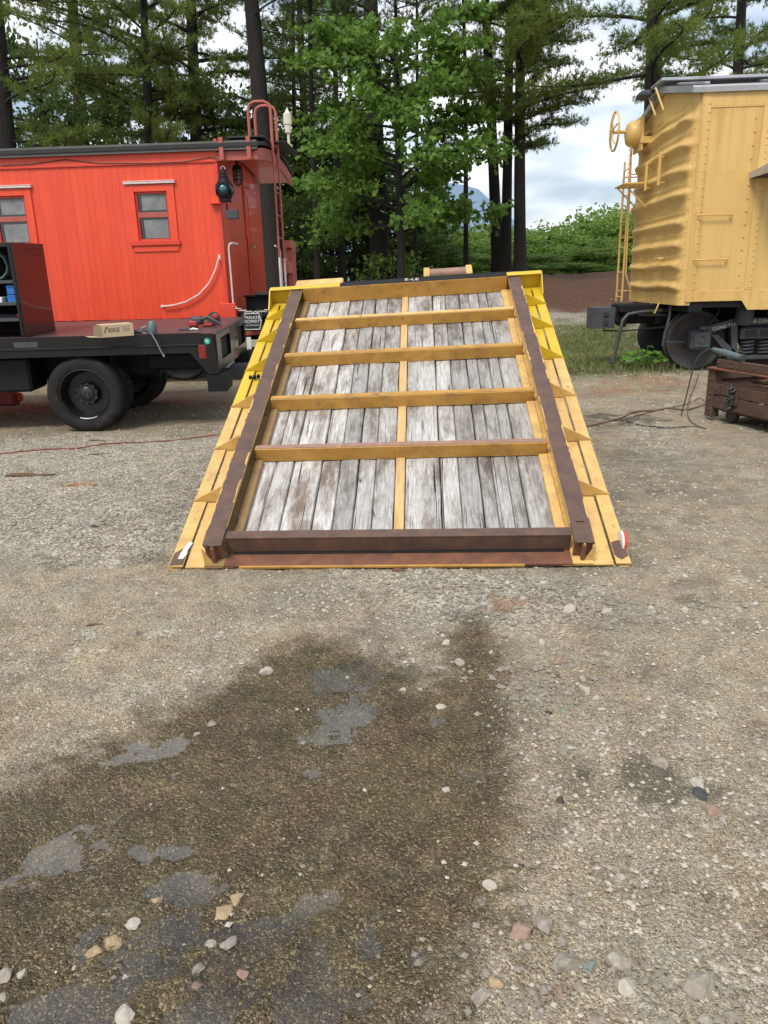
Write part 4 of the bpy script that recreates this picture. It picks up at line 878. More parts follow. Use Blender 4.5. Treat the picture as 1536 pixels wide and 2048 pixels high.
# things on the deck
def onD(px, py):
    lo, hi = 7., 12.
    for _ in range(40):
        m_ = (lo+hi)/2
        if Tinv(aty(px, py, m_))[2] > DZ: lo = m_
        else: hi = m_
    return Tinv(aty(px, py, lo))
bx = onD(205, 676); cbx = thing('cardboard_box', 'open cardboard carton lying on the truck deck', 'box', T(*bx))
A0 = bx[0]; B0 = bx[1]
def bxf(x, y, z): c_, s_ = math.cos(.55), math.sin(.55); return T(A0+x*c_-y*s_, B0+x*s_+y*c_, DZ+.002+z)
MB().box((.0, .0, 0), (.34, .004, .13), .001, bxf).box((.0, .20, 0), (.34, .204, .13), .001, bxf).box((.0, .004, 0), (.34, .20, .004), .001, bxf).box((0, .004, .126), (.34, .20, .13), .001, bxf).box((.336, .004, .004), (.34, .2, .126), .001, bxf).build('carton', 'cardboard', cbx)
MB().prism([(0, .0, .0), (0, .2, .0), (-.13, .2, .012), (-.13, .0, .012)], (0, 0, .004), bxf).prism([(0, .004, .13), (-.004, .004, .004), (-.10, -.06, .03), (-.09, -.06, .13)], (0, .003, 0), bxf).build('flap', 'cardboard', cbx)
tx = (bxf(1, 0, 0)-bxf(0, 0, 0)).normalized()
text('OLE', cbx, 'cardboard_ink', bxf(.135, -.001, .075), tx, (0, 0, 1), .042)
rg = MB().tube([bxf(.03+x_, -.002, .05+z_) for x_, z_ in ((0, 0), (.012, .045), (.026, .058), (.040, .045), (.052, .0))], .005, 5)
rg.build('logo_ring', 'cardboard_ink', cbx)
for k in range(3): MB().box((.22, -.0015, .055+.02*k), (.30, -.0002, .060+.02*k), .0003, bxf).build('print_line', 'cardboard_ink', cbx)
g = onD(304, 668); gr = thing('power_tool', 'grey green corded power tool standing on the truck deck, its cord hanging over the side', 'power tool', T(*g))
go = T(g[0], g[1], DZ)
MB().lathe([(0, 0), (.05, 0), (.058, .02), (.055, .07), (.045, .10), (.04, .13), (.03, .14), (0, .145)], go, (.1, .05, 1), 18).build('motor_housing', 'tool_green', gr)
MB().tube([go+Vector((-.03, -.02, .04)), go+Vector((-.13, -.04, .03)), go+Vector((-.30, -.05, .025)), go+Vector((-.42, -.05, .02))], [.028, .024, .020, .018], 10).build('handle', 'cast_grey', gr)
MB().tube([go+Vector((-.04, -.05, .09)), go+Vector((-.09, -.06, .07)), go+Vector((-.085, -.06, .02)), go+Vector((-.04, -.05, .012))], .007, 6).build('trigger_guard', 'steel_bright', gr)
cpts = [aty(p, q, TO.y-.18) for p, q in ((308, 676), (314, 686), (318, 695), (322, 703), (326, 709))]
MB().tube([go+Vector((0, -.06, .012)), T(g[0]+.01, -.12, DZ+.012)]+cpts, .005, 6).build('power_cord', 'cord_grey', gr)
MB().lathe([(0, 0), (.009, 0), (.011, .02), (.007, .03), (0, .03)], cpts[-1], cpts[-1]-cpts[-2], 8).build('plug', 'cord_grey', gr)
g = onD(400, 655); s_ = thing('cutoff_saw', 'red and black cut-off saw lying on the truck deck', 'power saw', T(*g)); go = T(g[0], g[1]+.05, DZ)
MB().box((g[0]-.12, g[1], DZ+.03), (g[0]+.04, g[1]+.12, DZ+.13), .03, T).build('engine', 'cast_grey', s_)
MB().box((g[0]-.14, g[1]-.012, DZ+.002), (g[0]-.02, g[1]+.10, DZ+.09), .025, T).build('cover', 'tool_red', s_)
MB().tube([T(g[0]+.02, g[1]+.03, DZ+.09), T(g[0]+.10, g[1]+.02, DZ+.12), T(g[0]+.22, g[1]+.0, DZ+.05), T(g[0]+.25, g[1], DZ+.022)], .020, 8).build('handle', 'tool_dark', s_)
MB().lathe([(0, 0), (.085, 0), (.085, .004), (0, .006)], T(g[0]+.16, g[1]+.10, DZ+.088), e2*-1+Vector((0, 0, .1)), 24).build('blade', 'tool_dark', s_)
MB().box((g[0]+.14, g[1]+.06, DZ+.08), (g[0]+.22, g[1]+.13, DZ+.15), .02, T).box((g[0]+.02, g[1]+.03, DZ+.003), (g[0]+.15, g[1]+.1, DZ+.05), .015, T).build('guard', 'tool_red', s_)
g = onD(375, 661); wr = thing('tin_snips', 'steel tin snips and a pale rag lying beside the cut-off saw', 'hand tool', T(*g))
MB().tube([T(g[0]-.10, g[1], DZ+.012), T(g[0]+.02, g[1]+.02, DZ+.014), T(g[0]+.16, g[1]+.015, DZ+.012)], [.010, .012, .006], 7).tube([T(g[0]-.10, g[1]+.05, DZ+.012), T(g[0]+.02, g[1]+.02, DZ+.02)], .01, 7).build('blades', 'cast_grey', wr)
MB().tube([T(g[0]+.03, g[1]-.03, DZ+.012), T(g[0]+.07, g[1]-.02, DZ+.02), T(g[0]+.13, g[1]-.03, DZ+.012)], [.006, .014, .008], 7).build('rag', 'white_paint', wr)
# red can under the front of the bed
c = atz(18, 812); fc = thing('fuel_can', 'red plastic fuel can on the gravel under the truck bed', 'fuel can', c)
MB().box((c.x-.28, c.y, -.005), (c.x+.10, c.y+.18, .20), .035).build('can', 'tool_red', fc)
MB().box((c.x+.10, c.y+.04, .05), (c.x+.16, c.y+.14, .17), .02).build('cap', 'orange_lens', fc)
MB().tube([(c.x-.2, c.y+.09, .19), (c.x-.18, c.y+.09, .25), (c.x-.04, c.y+.09, .25), (c.x-.02, c.y+.09, .19)], .015, 7).build('handle', 'tool_red', fc)
# ------------------------------------------------------------------ boxcar
BY, BY2 = 11.55, 14.45; XB = aty(1351, 602, BY).x; BZ0, BZ1 = 1.18, 3.90; XE = XB+12.0
box = thing('boxcar', 'yellow steel boxcar with dented ribbed end and grey roof', 'boxcar', (XB+6, TY, 0))
# ribbed end: rounded corners into the side, bulging horizontal ribs, dented
ny_, nz_ = 70, 170; vs = []; ys_ = np.linspace(0, 1, ny_); zs_ = np.linspace(0, 1, nz_)
W2 = (BY2-BY)/2; rc = .16
def rib(z, y):
    """outward bulge of the end at height z (0..1) and across y (-1..1)"""
    edge = ss(1.0, .80, abs(y)+.03*math.sin(z*60+y*4))
    if z > .965 or z < .03: return 0
    if abs(z-.476) < .014: return 0
    u = (z-.49)/.475 if z > .476 else (z-.03)/.432; k = 4
    ph = u*k+.10*mnoise.noise(Vector((y*1.5, z*9, 3))); f = ph-math.floor(ph)
    big = max(0, 1-abs(f-.42)/.33); sml = max(0, 1-abs(f-.88)/.12)
    a = .085*(.5-.5*math.cos(math.pi*big))*float(edge)+.016*sml*float(ss(1, .6, abs(y)))
    a *= 1-.55*max(0, mnoise.noise(Vector((y*2.1+4, z*5, 1))))
    return a+.030*mnoise.noise(Vector((y*2.2, z*6, 8)))*float(edge)
def zroof(y): return .30*(1-abs(y-TY)/1.45)
for iz in range(nz_):
    for iy in range(ny_):
        t = ys_[iy]*2-1; y = TY+t*W2; z = BZ0-.06+(BZ1+zroof(y)-BZ0+.06)*zs_[iz]; b_ = rib((z-BZ0)/(BZ1-BZ0), t)
        d = W2-abs(y-TY); cx = rc-math.sqrt(max(0, rc*rc-(rc-min(d, rc))**2))
        vs.append((XB+.06-b_+cx*.9, y, z))
fs = [(a*ny_+b, a*ny_+b+1, (a+1)*ny_+b+1, (a+1)*ny_+b) for a in range(nz_-1) for b in range(ny_-1)]
MB().add(vs, fs, True).build('ribbed_end', 'box_yellow', box)
# sides: separate sheets lapped at riveted seams
xs_ = [XB+.21, aty(1509, 400, BY).x+.06]+[aty(1509, 400, BY).x+.06+1.22*k for k in range(1, 9)]
xs_ = [x for x in xs_ if x < XE]+[XE]
for i, (a, b) in enumerate(zip(xs_[:-1], xs_[1:])):
    n_ = 10; m_ = 16; vv = []
    for k in range(m_+1):
        for j in range(n_+1):
            x = a-.02+(b-a+.02)*j/n_; z = BZ0+.12+(BZ1-.17-BZ0-.12)*k/m_
            vv.append((x, BY-.004*(i % 2)+.004*mnoise.noise(Vector((x*1.6, z*1.6, 2))), z))
    sh_ = MB().add(vv, [(k*(n_+1)+j, k*(n_+1)+j+1, (k+1)*(n_+1)+j+1, (k+1)*(n_+1)+j) for k in range(m_) for j in range(n_)], True)
    sh_.build('side_sheet', 'box_yellow', box)
    MB().box((a-.02, BY2-.006, BZ0+.0), (b, BY2, BZ1), .002).build('side_sheet', 'box_yellow', box)
MB().box((XB+.19, BY-.010, BZ1-.19), (XE, BY+.03, BZ1), .003).build('top_band', 'box_yellow', box)
MB().box((XB+.19, BY-.010, BZ0-.01), (XE, BY+.03, BZ0+.14), .003).build('bottom_band', 'box_yellow', box)
MB().box((XB+.13, BY-.016, BZ0-.012), (XB+.255, BY+.0, BZ1+.01), .004).build('corner_strip', 'box_yellow', box)
xs0 = aty(1509, 400, BY).x
MB().box((xs0-.01, BY-.014, BZ0+.141), (xs0+.10, BY+.0, BZ1-.191), .003).build('seam_strip', 'box_yellow', box)
MB().prism([(aty(1482, 600, BY).x, BY-.014, BZ0-.001), (XE, BY-.014, BZ0-.001), (XE, BY-.014, BZ0-.22), (aty(1482, 600, BY).x+.10, BY-.014, BZ0-.14)], (0, .02, 0)).build('side_sill', 'box_yellow', box)
MB().box((XB+.25, BY+.04, BZ0-.10), (XE, BY2-.04, BZ0+.0), .005).box((XB+.1, TY-.35, BZ0-.38), (XE, TY+.35, BZ0-.08), .01).box((XB+.2, BY+.02, BZ0-.16), (XB+.4, BY2-.02, BZ0-.002), .01).build('underframe', 'black_steel', box)
MB().box((XE-.02, BY, BZ0), (XE, BY2, BZ1), .003).build('far_end', 'box_yellow', box)
rv = MB()
def rivet(p, d, r=.014): rv.lathe([(r, 0), (r*.8, r*.55), (0, r*.8)], p, d, 6)
nY = (0, -1, 0)
for z in np.arange(BZ0+.06, BZ1, .105): rivet((XB+.235, BY-.016, z), nY)
for z in np.arange(BZ0+.06, BZ1, .21): rivet((XB+.155, BY-.016, z), nY, .009)
for z in np.arange(BZ0+.18, BZ1-.2, .085): rivet((xs0+.07, BY-.014, z), nY)
for z in np.arange(BZ0+.18, BZ1-.2, .17): rivet((xs0-.10, BY-.006, z), nY)
for x in np.arange(XB+.30, XB+3.2, .092): rivet((x, BY-.010, BZ1-.16), nY, .009); rivet((x, BY-.010, BZ0+.115), nY, .009)
for y in np.arange(BY+.25, BY2-.2, .07): rivet((XB+.058, y, BZ0+.476*(BZ1-BZ0)+.09), (-1, 0, 0), .009); rivet((XB+.058, y, BZ0-.02), (-1, 0, 0), .009)
for z in np.arange(BZ0+.05, BZ1, .15): rivet((XB+.085, BY+.06, z), (-1, -.6, 0), .010)
rv.build('rivets', 'box_yellow', box, kind='stuff')
# roof
rp = [(BY-.05, BZ1-.005), (BY-.06, BZ1+.06), (BY-.02, BZ1+.09), (TY, BZ1+.40), (BY2+.02, BZ1+.09), (BY2+.06, BZ1+.06), (BY2+.05, BZ1-.005), (BY2-.02, BZ1+.01), (TY, BZ1+.31), (BY+.02, BZ1+.01)]
rfb = MB().prism([(XB-.02, y, z) for y, z in rp], (XE-XB+.04, 0, 0)).build('roof', 'galv', box)
for k in range(10): MB().box((XB+.15+k*1.2, BY+.02, BZ1+.105), (XB+.22+k*1.2, TY-.02, BZ1+.135), .004, lambda x, y, z: (x, y, z+.31*(y-BY)/1.45)).build('roof_rib', 'galv', rfb)
MB().box((XB-.1, TY-.28, BZ1+.42), (XE, TY+.28, BZ1+.46), .006).build('running_board', 'galv', rfb)
pbx = aty(1275, 190, 13.2)
MB().box((XB-.06, 13.05, BZ1+.33), (XB+.5, 13.5, BZ1+.37), .006).build('roof_step', 'galv', rfb)
for yy in (12.75, 13.15): MB().tube([(XB-.03, yy, BZ1+.03), (XB-.14, yy+.12, BZ1+.36)], .016, 6).build('roof_bracket', 'box_yellow', rfb)
MB().box((XB-.28, 13.15, BZ1+.30), (XB-.1, 13.45, BZ1+.40), .03).build('roof_light', 'cast_grey', rfb)
# grab irons on the side
def iron(name, pts, r=.011, m='box_yellow', par=box): return MB().tube(pts, r, 8).build(name, m, par)
for z, x0, x1 in ((aty(1362, 432, BY).z, XB+.20, XB+.66), (aty(1356, 521, BY).z, XB+.20, XB+.66)):
    gi = iron('grab_iron', [(x0, BY, z-.005), (x0, BY-.07, z), (x1, BY-.07, z), (x1, BY, z-.005)])
    for x in (x0, x1): MB().box((x-.018, BY-.022, z-.05), (x+.018, BY-.0165, z+.05), .003).build('foot', 'box_yellow', gi)
# end hardware
def E_(px, py, dx): return atx(px, py, XB-dx)
for y_, z_ in ((13.24, 3.28), (12.55, 3.33)): MB().box((XB-.10, y_, 2.86), (XB-.06, y_+.04, z_), .005).build('end_bar', 'box_yellow', box)
for yy in (13.26, 12.57):
    for zz in (2.9, 3.26): iron('end_bar_stud', [(XB-.07, yy, zz), (XB+.06, yy, zz)], .012)
iron('end_grab', [(XB+.03, 12.35, 1.80), (XB-.05, 12.35, 1.80), (XB-.05, 12.95, 1.76), (XB+.03, 12.95, 1.76)], .012)
st_ = iron('stirrup_step', [(XB+.04, 12.45, 1.14), (XB-.02, 12.42, .99), (XB-.02, 12.86, .99), (XB+.04, 12.83, 1.14)], .014)
# ladder on the far corner
ly = (14.02, 14.40)
for yy in ly:
    MB().box((XB-.16, yy-.02, 1.12), (XB-.13, yy+.02, 3.62 if yy < 14.2 else 3.45), .005).build('ladder_stile', 'box_yellow', box)
    for zz in (1.3, 2.2, 3.2): iron('ladder_bracket', [(XB-.13, yy, zz), (XB+.1, yy, zz)], .010)
for k in range(6): iron('ladder_rung', [(XB-.145, 14.02, 1.2+k*.42), (XB-.145, 14.40, 1.2+k*.42)], .010)
iron('brake_rod', [(XB-.05, 13.85, 1.15), (XB-.05, 13.82, 1.3), (XB-.16, 13.80, 1.6), (XB-.19, 13.80, 3.35)], .012)
# brake housing and hand wheel
bh = MB().box((XB-.12, 13.52, 3.50), (XB-.09, 14.02, 4.02), .006).build('brake_housing', 'box_yellow', box)
MB().lathe([(.0, .20), (.07, .20), (.16, .17), (.195, .12), (.20, .0)], (XB-.12, 13.78, 3.78), (-1, 0, 0), 28).build('gear_case', 'box_yellow', bh)
MB().tube([(XB-.30, 13.78, 3.82), (XB-.52, 13.78, 3.82)], .028, 10).build('shaft', 'box_yellow', bh)
for y_ in (13.5, 13.98): MB().box((XB-.13, y_, 3.6), (XB+.05, y_+.05, 3.7), .006).build('mounting', 'box_yellow', bh)
hw = MB().tube([(XB-.50, 13.78+.29*math.cos(2*math.pi*k/36), 3.83+.29*math.sin(2*math.pi*k/36)) for k in range(37)], .018, 8, False).build('hand_wheel', 'box_yellow', bh)
for k in range(5):
    a = 2*math.pi*k/5+.3
    sp_ = MB().tube([(XB-.53, 13.78, 3.83), (XB-.545, 13.78+.15*math.cos(a+.15), 3.83+.15*math.sin(a+.15)), (XB-.50, 13.78+.29*math.cos(a), 3.83+.29*math.sin(a))], .013, 6).build('rim_spoke', 'box_yellow', bh)
lk = MB()
for k in range(8):
    c = Vector((XB-.24, 13.70, 3.55-k*.065)); sd_ = Vector((0, 1, 0)) if k % 2 else Vector((1, 0, 0))
    lk.tube([c+Vector((0, 0, .045*math.cos(2*math.pi*j/12)))+sd_*(.022*math.sin(2*math.pi*j/12)) for j in range(13)], .007, 5, False)
lk.build('brake_chain', 'box_yellow', bh)
# brake step: open grating with braces
bs = MB()
for k in range(5): bs.box((XB-.40, 13.28+k*.0, 2.965), (XB-.36+.0, 13.9, 2.99), .003, lambda x, y, z, k=k: (x+.08*k, y, z))
for k in range(7): bs.box((XB-.40, 13.30+.095*k, 2.972), (XB-.04, 13.32+.095*k, 2.986), .002)
bst = bs.build('brake_step', 'box_yellow', box)
for yy in (13.36, 13.84): MB().tube([(XB-.38, yy, 2.97), (XB-.02, yy, 2.62)], .012, 6).build('brace', 'box_yellow', bst)
MB().tube([(XB-.40, 13.28, 2.98), (XB-.40, 13.9, 2.98), (XB-.02, 13.9, 2.98)], .016, 6).tube([(XB-.40, 13.28, 2.98), (XB-.02, 13.28, 2.98)], .016, 6).build('step_rim', 'box_yellow', bst)
# coupler and air hose
cu_ = MB().box((XB-.72, TY-.14, .80), (XB+.3, TY+.14, 1.04), .03).build('coupler', 'black_steel', box)
MB().prism([(XB-.92, TY-.24, .74), (XB-.95, TY-.05, .74), (XB-.82, TY+.02, .74), (XB-.92, TY+.2, .74), (XB-.60, TY+.24, .74), (XB-.55, TY-.22, .74)], (0, 0, .33)).build('knuckle', 'cast_grey', cu_)
for zz in (.80, .93): MB().box((XB-.74, TY-.252, zz), (XB-.66, TY-.22, zz+.07), .004).build('slot_shade_block', 'roof_tar', cu_)  # dark raised blocks, the shade inside the slots given as colour
MB().box((XB-.5, TY-.30, .98), (XB+.2, TY+.30, 1.12), .02).box((XB-.42, TY-.22, .76), (XB-.36, TY+.22, 1.0), .01).build('striker', 'black_steel', cu_)
MB().tube([(XB-.70, TY-.1, .78), (XB-.70, TY-.1, .70), (XB-.4, TY-.3, .70), (XB-.02, BY+.3, .80)], .013, 6).build('uncoupling_lever', 'black_steel', cu_)
ht = E_(1236, 640, .55)
iron('air_hose', [(XB+.2, 12.5, 1.02), (XB-.25, 12.5, 1.0), (XB-.42, 12.5, .97), (XB-.50, 12.48, .88), (XB-.54, 12.46, .7), (XB-.58, 12.45, .45), (XB-.62, 12.44, .30)], .028, 'tool_dark', box)
MB().box((XB-.67, 12.41, .21), (XB-.60, 12.47, .31), .012).build('hose_coupling', 'cast_grey', box)
iron('train_pipe', [(XB-.3, 12.35, .96), (XB+.6, 12.35, .93), (XB+1.2, 12.35, .93)], .022, 'black_steel', box)
# bogies
def bogie(x0):
    xb = x0+.86
    for xx in (x0, x0+1.72):
        for s in (-1, 1): railwheel((xx, TY+s*.80, .13+.44), s, box, 'wheel_iron', .44)
        MB().tube([(xx, TY-.95, .57), (xx, TY+.95, .57)], .075, 12).build('axle', 'wheel_iron', box)
    for s in (-1, 1):
        y0 = TY+s*.93; yf = y0+s*.10; yo = lambda p: [(a, y0, b) for a, b in p]; ex = (0, s*.10, 0)
        sf = MB().prism(yo([(x0-.16, .70), (x0+.10, .79), (xb-.36, .90), (xb+.36, .90), (x0+1.62, .79), (x0+1.88, .70), (x0+1.88, .62), (x0+1.60, .68), (xb+.36, .80), (xb-.36, .80), (x0+.12, .68), (x0-.16, .62)]), ex).build('side_frame', 'cast_grey', box)
        for q in (-1, 1):
            MB().prism(yo([(xb-q*.70, .66), (xb-q*.60, .66), (xb-q*.30, .40), (xb-q*.30, .30), (xb-q*.36, .30)]), ex).build('tension_arm', 'cast_grey', sf)
            MB().prism(yo([(xb-q*.42, .80), (xb-q*.32, .80), (xb-q*.28, .36), (xb-q*.36, .36)]), ex).build('column', 'cast_grey', sf)
            jx = xb-q*.86
            jb = MB().box((jx-.15, y0-s*.06, .44), (jx+.15, yf+s*.06, .74), .03).build('journal_box', 'cast_grey', sf)
            MB().box((jx-.12, yf+s*.058, .48), (jx+.12, yf+s*.085, .71), .012).build('journal_lid', 'cast_grey', jb)
            MB().tube([(jx+.055*math.cos(a), yf+s*.09, .60+.055*math.sin(a)) for a in [R(200)+R(280)*k/12 for k in range(13)]], .012, 6).build('lid_spring', 'cast_grey', jb)
            MB().box((jx-.05, yf+s*.06, .74), (jx+.05, yf+s*.10, .80), .01).build('lid_hinge', 'cast_grey', jb)
        MB().box((xb-.42, y0-s*.02, .28), (xb+.42, yf+s*.03, .345), .012).build('spring_seat', 'cast_grey', sf)
        MB().box((xb-.27, y0-s*.05, .58), (xb+.27, yf+s*.02, .76), .02).build('bolster_end', 'cast_grey', sf)
        MB().box((xb-.20, yf+s*.02, .62), (xb-.02, yf+s*.028, .72), .004).box((xb+.02, yf+s*.02, .62), (xb+.20, yf+s*.028, .72), .004).build('pocket_shade_plate', 'roof_tar', sf)  # dark plates on the bolster end, the pockets' shade given as colour
        for k in (-1, 1):
            MB().tube([(xb+k*.13+.095*math.cos(j*.6), y0+s*.05+.085*math.sin(j*.6), .35+.23*j/46) for j in range(47)], .017, 6).build('spring', 'cast_grey', sf)
        if s < 0 and x0 < 6:
            text('COND T1A2A1', sf, 'chain_white', (x0+.40, yf-.002, .79), (1, 0, .20), (-.2, 0, 1), .05, lift=.001)
            text('RIDE CONTROL', sf, 'chain_white', (xb+.06, yf-.002, .85), (1, 0, .0), (0, 0, 1), .05, lift=.001)
    MB().box((xb-.22, TY-.98, .55), (xb+.22, TY+.98, .85), .03).box((xb-.25, TY-.3, .85), (xb+.25, TY+.3, BZ0-.3), .03).build('bolster', 'black_steel', box)
bx0 = aty(1396, 672, 12.08).x
bogie(bx0); bogie(XE-2.6)
iron('brake_lever', [(bx0+.32, 12.2, 1.10), (bx0+.30, 12.15, .98), (bx0+.05, 12.02, .68), (bx0-.1, 12.0, .58)], .018, 'cast_grey', box)
iron('brake_hanger', [(bx0-.45, 12.1, 1.10), (bx0-.45, 12.1, .95), (bx0-.50, 12.1, .7), (bx0-.52, 12.1, .5)], .02, 'cast_grey', box)
iron('brake_pull', [(bx0-.5, 12.06, .56), (bx0-.2, 12.04, .555)], .01, 'cast_grey', box)
MB().lathe([(0, -.0), (.10, 0), (.13, .06), (.13, .30), (.10, .36), (0, .36)], (aty(1491, 615, 11.9).x, 11.9, .80), (0, 0, 1), 20).build('air_cylinder', 'cast_grey', box)
MB().box((XB+1.4, 11.7, .95), (XE-1, 11.76, 1.08), .005).build('truss_bar', 'black_steel', box)
# little awning over the side door
aw = thing('door_awning', 'small grey sheet metal awning jutting from the boxcar side', 'awning', aty(1510, 350, BY))
hx0 = aty(1499, 352, BY-.02)
def HD(a, b, c): return (hx0.x+a, BY-.02-b, hx0.z+c)
MB().prism([HD(0, 0, -.03), HD(0, 0, .035), HD(.04, .75, .12), HD(.04, .75, -.02)], (.02, 0, 0)).build('side_cheek', 'galv', aw)
MB().prism([HD(.02, 0, .03), HD(1.6, 0, .03), HD(1.6, .75, .115), HD(.06, .75, .115)], (0, 0, .02)).build('sheet', 'galv', aw)
MB().prism([HD(.025, .002, -.03), HD(1.6, .002, -.03), HD(1.6, .74, -.02), HD(.065, .74, -.02)], (0, 0, .02)).build('soffit', 'cast_grey', aw)
MB().box(HD(.04, .752, -.03), HD(1.6, .77, .14), .004).build('front_lip', 'galv', aw)

# ------------------------------------------------------------------ rusty cart at the right
K0 = atz(1411, 830, .05); kd = (atz(1536, 862, .05)-K0); kd.z = 0; kd.normalize(); kn = Vector((-kd.y, kd.x, 0))
if kn.x < 0: kn = -kn
def K(a, b, z): return Vector((K0.x, K0.y, 0))+kd*a+kn*b+Vector((0, 0, z))
crt = thing('spring_cart', 'low rusty steel spring cart with timber rail, parked near the boxcar', 'cart', K(.6, .5, 0))
KL, KW = 1.55, 1.1
for b_ in (0, KW):
    for a_ in (0, KL-.09):
        MB().box((a_-.03 if a_ == 0 else a_, b_, .045), (a_+.09, b_+.10, .56), .006, K).build('corner_post', 'rust', crt)
    fr_ = MB().box((.092, b_+.01, .30), (KL-.092, b_+.03, .415), .005, K).build('side_rail', 'rust', crt)
    MB().box((.092, b_+.012, .15), (KL-.092, b_+.034, .285), .005, K).build('lower_rail', 'rust', crt)
    MB().box((.092, b_+.034, .13), (KL-.092, b_+.09, .15), .004, K).box((.092, b_+.034, .416), (KL-.092, b_+.12, .43), .004, K).build('rail_flange', 'rust', crt)
    MB().box((-.01, b_-.03, .562), (KL+.01, b_+.13, .582), .004, K).build('top_plate', 'rust_plate', crt)
    MB().box((.10, b_+.0, .584), (KL-.02, b_+.045, .675), .006, K).build('top_rail', 'rust', crt)
    MB().box((.10, b_-.002, .30), (.20, b_+.009, .41), .003, K).build('bolt_plate', 'rust', crt); MB().box((.40, b_-.012, .22), (.50, b_+.008, .40), .004, K).build('bolt_plate', 'rust', crt)
    bl = MB()
    for a_, z_ in ((.04, .30), (.04, .24), (.045, .12), (.02, .45), (.07, .46), (.13, .64), (.35, .66), (.33, .61), (.37, .61), (.7, .63), (.15, .36)):
        bl.lathe([(.014, 0), (.014, .008), (.006, .012), (0, .012)], K(a_, b_-.001 if z_ < .5 else b_, z_), -kn, 6)
    bl.build('bolt_head', 'rail_steel', crt)
for a_ in (.0, KL-.09): MB().box((a_+.03, .11, .272), (a_+.045, KW-.01, .448), .003, K).build('added_end_panel', 'rust', crt)  # panels added across both ends to keep the cart's inside dark
for a_ in (0, KL-.09): MB().box((a_+.01, .10, .15), (a_+.08, KW, .27), .005, K).box((a_+.01, .10, .45), (a_+.08, KW, .55), .005, K).build('end_beam', 'rust', crt)
for a_ in (.52, 1.05):
    for b_ in (.25, .85):
        MB().tube([K(a_+.085*math.cos(j*.55), b_+.085*math.sin(j*.55), .16+.40*j/70) for j in range(71)], .019, 7).build('coil_spring', 'rust', crt)
        MB().box((a_-.13, b_-.13, .13), (a_+.13, b_+.13, .155), .006, K).build('spring_seat', 'rust', crt)
MB().box((.10, .12, .10), (KL-.1, KW-.02, .128), .004, K).build('bottom_plate', 'black_steel', crt); MB().box((.095, KW-.03, .131), (KL-.095, KW-.012, .56), .004, K).build('added_far_panel', 'rust', crt)  # far side closed by an added panel that darkens the inside
for a_ in (.28, 1.25):
    for b_ in (.13, .97): MB().lathe([(0, -.035), (.07, -.035), (.085, -.02), (.085, .02), (.07, .035), (0, .035)], K(a_, b_, .085), kn, 20).build('caster', 'tool_dark', crt)
lkb = MB()
for j in range(10):
    c = K(.43+.02*math.sin(j*2.), -.035-.02*math.cos(j*1.3), .41-.026*j); dd = Vector((math.sin(j*1.7), math.cos(j*2.3), .4)).normalized(); sd_ = dd.orthogonal().normalized()
    lkb.tube([c+dd*(.034*math.cos(2*math.pi*i/10))+sd_*(.022*math.sin(2*math.pi*i/10)) for i in range(11)], .010, 5, False)
lkb.build('chain_bunch', 'tool_dark', crt)
MB().tube([K(.42, -.02, .20), K(.36, -.03, .185), K(.26, -.025, .19)], [.014, .012, .008], 6).build('chain_hook', 'tool_dark', crt)
ag = thing('angle_grinder', 'dark grey green corded grinder lying on the rusty cart, cord drooping to the weeds', 'power tool', K(.12, .03, .675))
a0 = K(-.02, .03, .765); a1 = K(.46, .022, .714)
MB().tube([a0, a0.lerp(a1, .35), a0.lerp(a1, .7), a1], [.022, .034, .036, .032], 12).build('body', 'tool_green', ag)
MB().lathe([(.0, 0), (.038, 0), (.038, .03), (.0, .035)], a1, (a1-a0), 14).build('head', 'cast_grey', ag)
g1 = atz(1404, 745, .02)
MB().tube([a0, a0+Vector((-.06, .02, .0)), a0+Vector((-.13, .05, -.07)), a0+Vector((-.17, .08, -.2)), (a0.x-.2, a0.y+.12, .25), (a0.x-.23, a0.y+.15, .02)], .007, 6).build('cord', 'tool_dark', ag)

# ------------------------------------------------------------------ cords and litter on the ground
def gp(px, py, dz=.0):
    p = atz(px, py, 0.); z = tz(p.x, p.y)
    p = atz(px, py, z); return Vector((p.x, p.y, tz(p.x, p.y)+dz))
def spline(pts, n=6):
    o = []; P_ = [pts[0]]+pts+[pts[-1]]
    for i in range(1, len(P_)-2):
        a, b, c, d = P_[i-1:i+3]
        for k in range(n):
            t = k/n; o.append(.5*((2*b)+(c-a)*t+(2*a-5*b+4*c-d)*t*t+(3*b-a-3*c+d)*t*t*t))
    return o+[pts[-1]]
def cord(name, label, px, r, m, n=6):
    pts = [gp(*p) for p in px]; s = spline(pts, n); s = [Vector((p.x, p.y, max(p.z, tz(p.x, p.y))+r*.8)) for p in s]
    o = MB().tube([p-s[0] for p in s], r, 6).build(name, m); o.location = s[0]; return tag(o, label, 'cord')
cord('extension_cord', 'red extension cord lying across the gravel from truck to ramp', [(-60, 911), (0, 908), (60, 903), (100, 899), (150, 898), (190, 892), (240, 888), (300, 885), (360, 880), (420, 873), (470, 868)], .0085, 'cord_red')
cord('hose', 'rusty brown hose winding over the gravel right of the ramp', [(1150, 859), (1180, 853), (1215, 846), (1245, 836), (1270, 825), (1310, 822), (1340, 817), (1370, 821), (1395, 816), (1420, 808)], .010, 'cord_brown')
cord('cable', 'thin dark cable curving from the hose towards the rusty cart', [(1242, 840), (1265, 847), (1290, 853), (1330, 856), (1370, 855), (1395, 854), (1411, 858)], .007, 'tool_dark')
cord('cable', 'thin rusty cable lying beside the brown hose', [(1240, 843), (1262, 836), (1290, 828), (1330, 818), (1365, 812), (1385, 805), (1398, 797), (1412, 805)], .006, 'cord_brown')
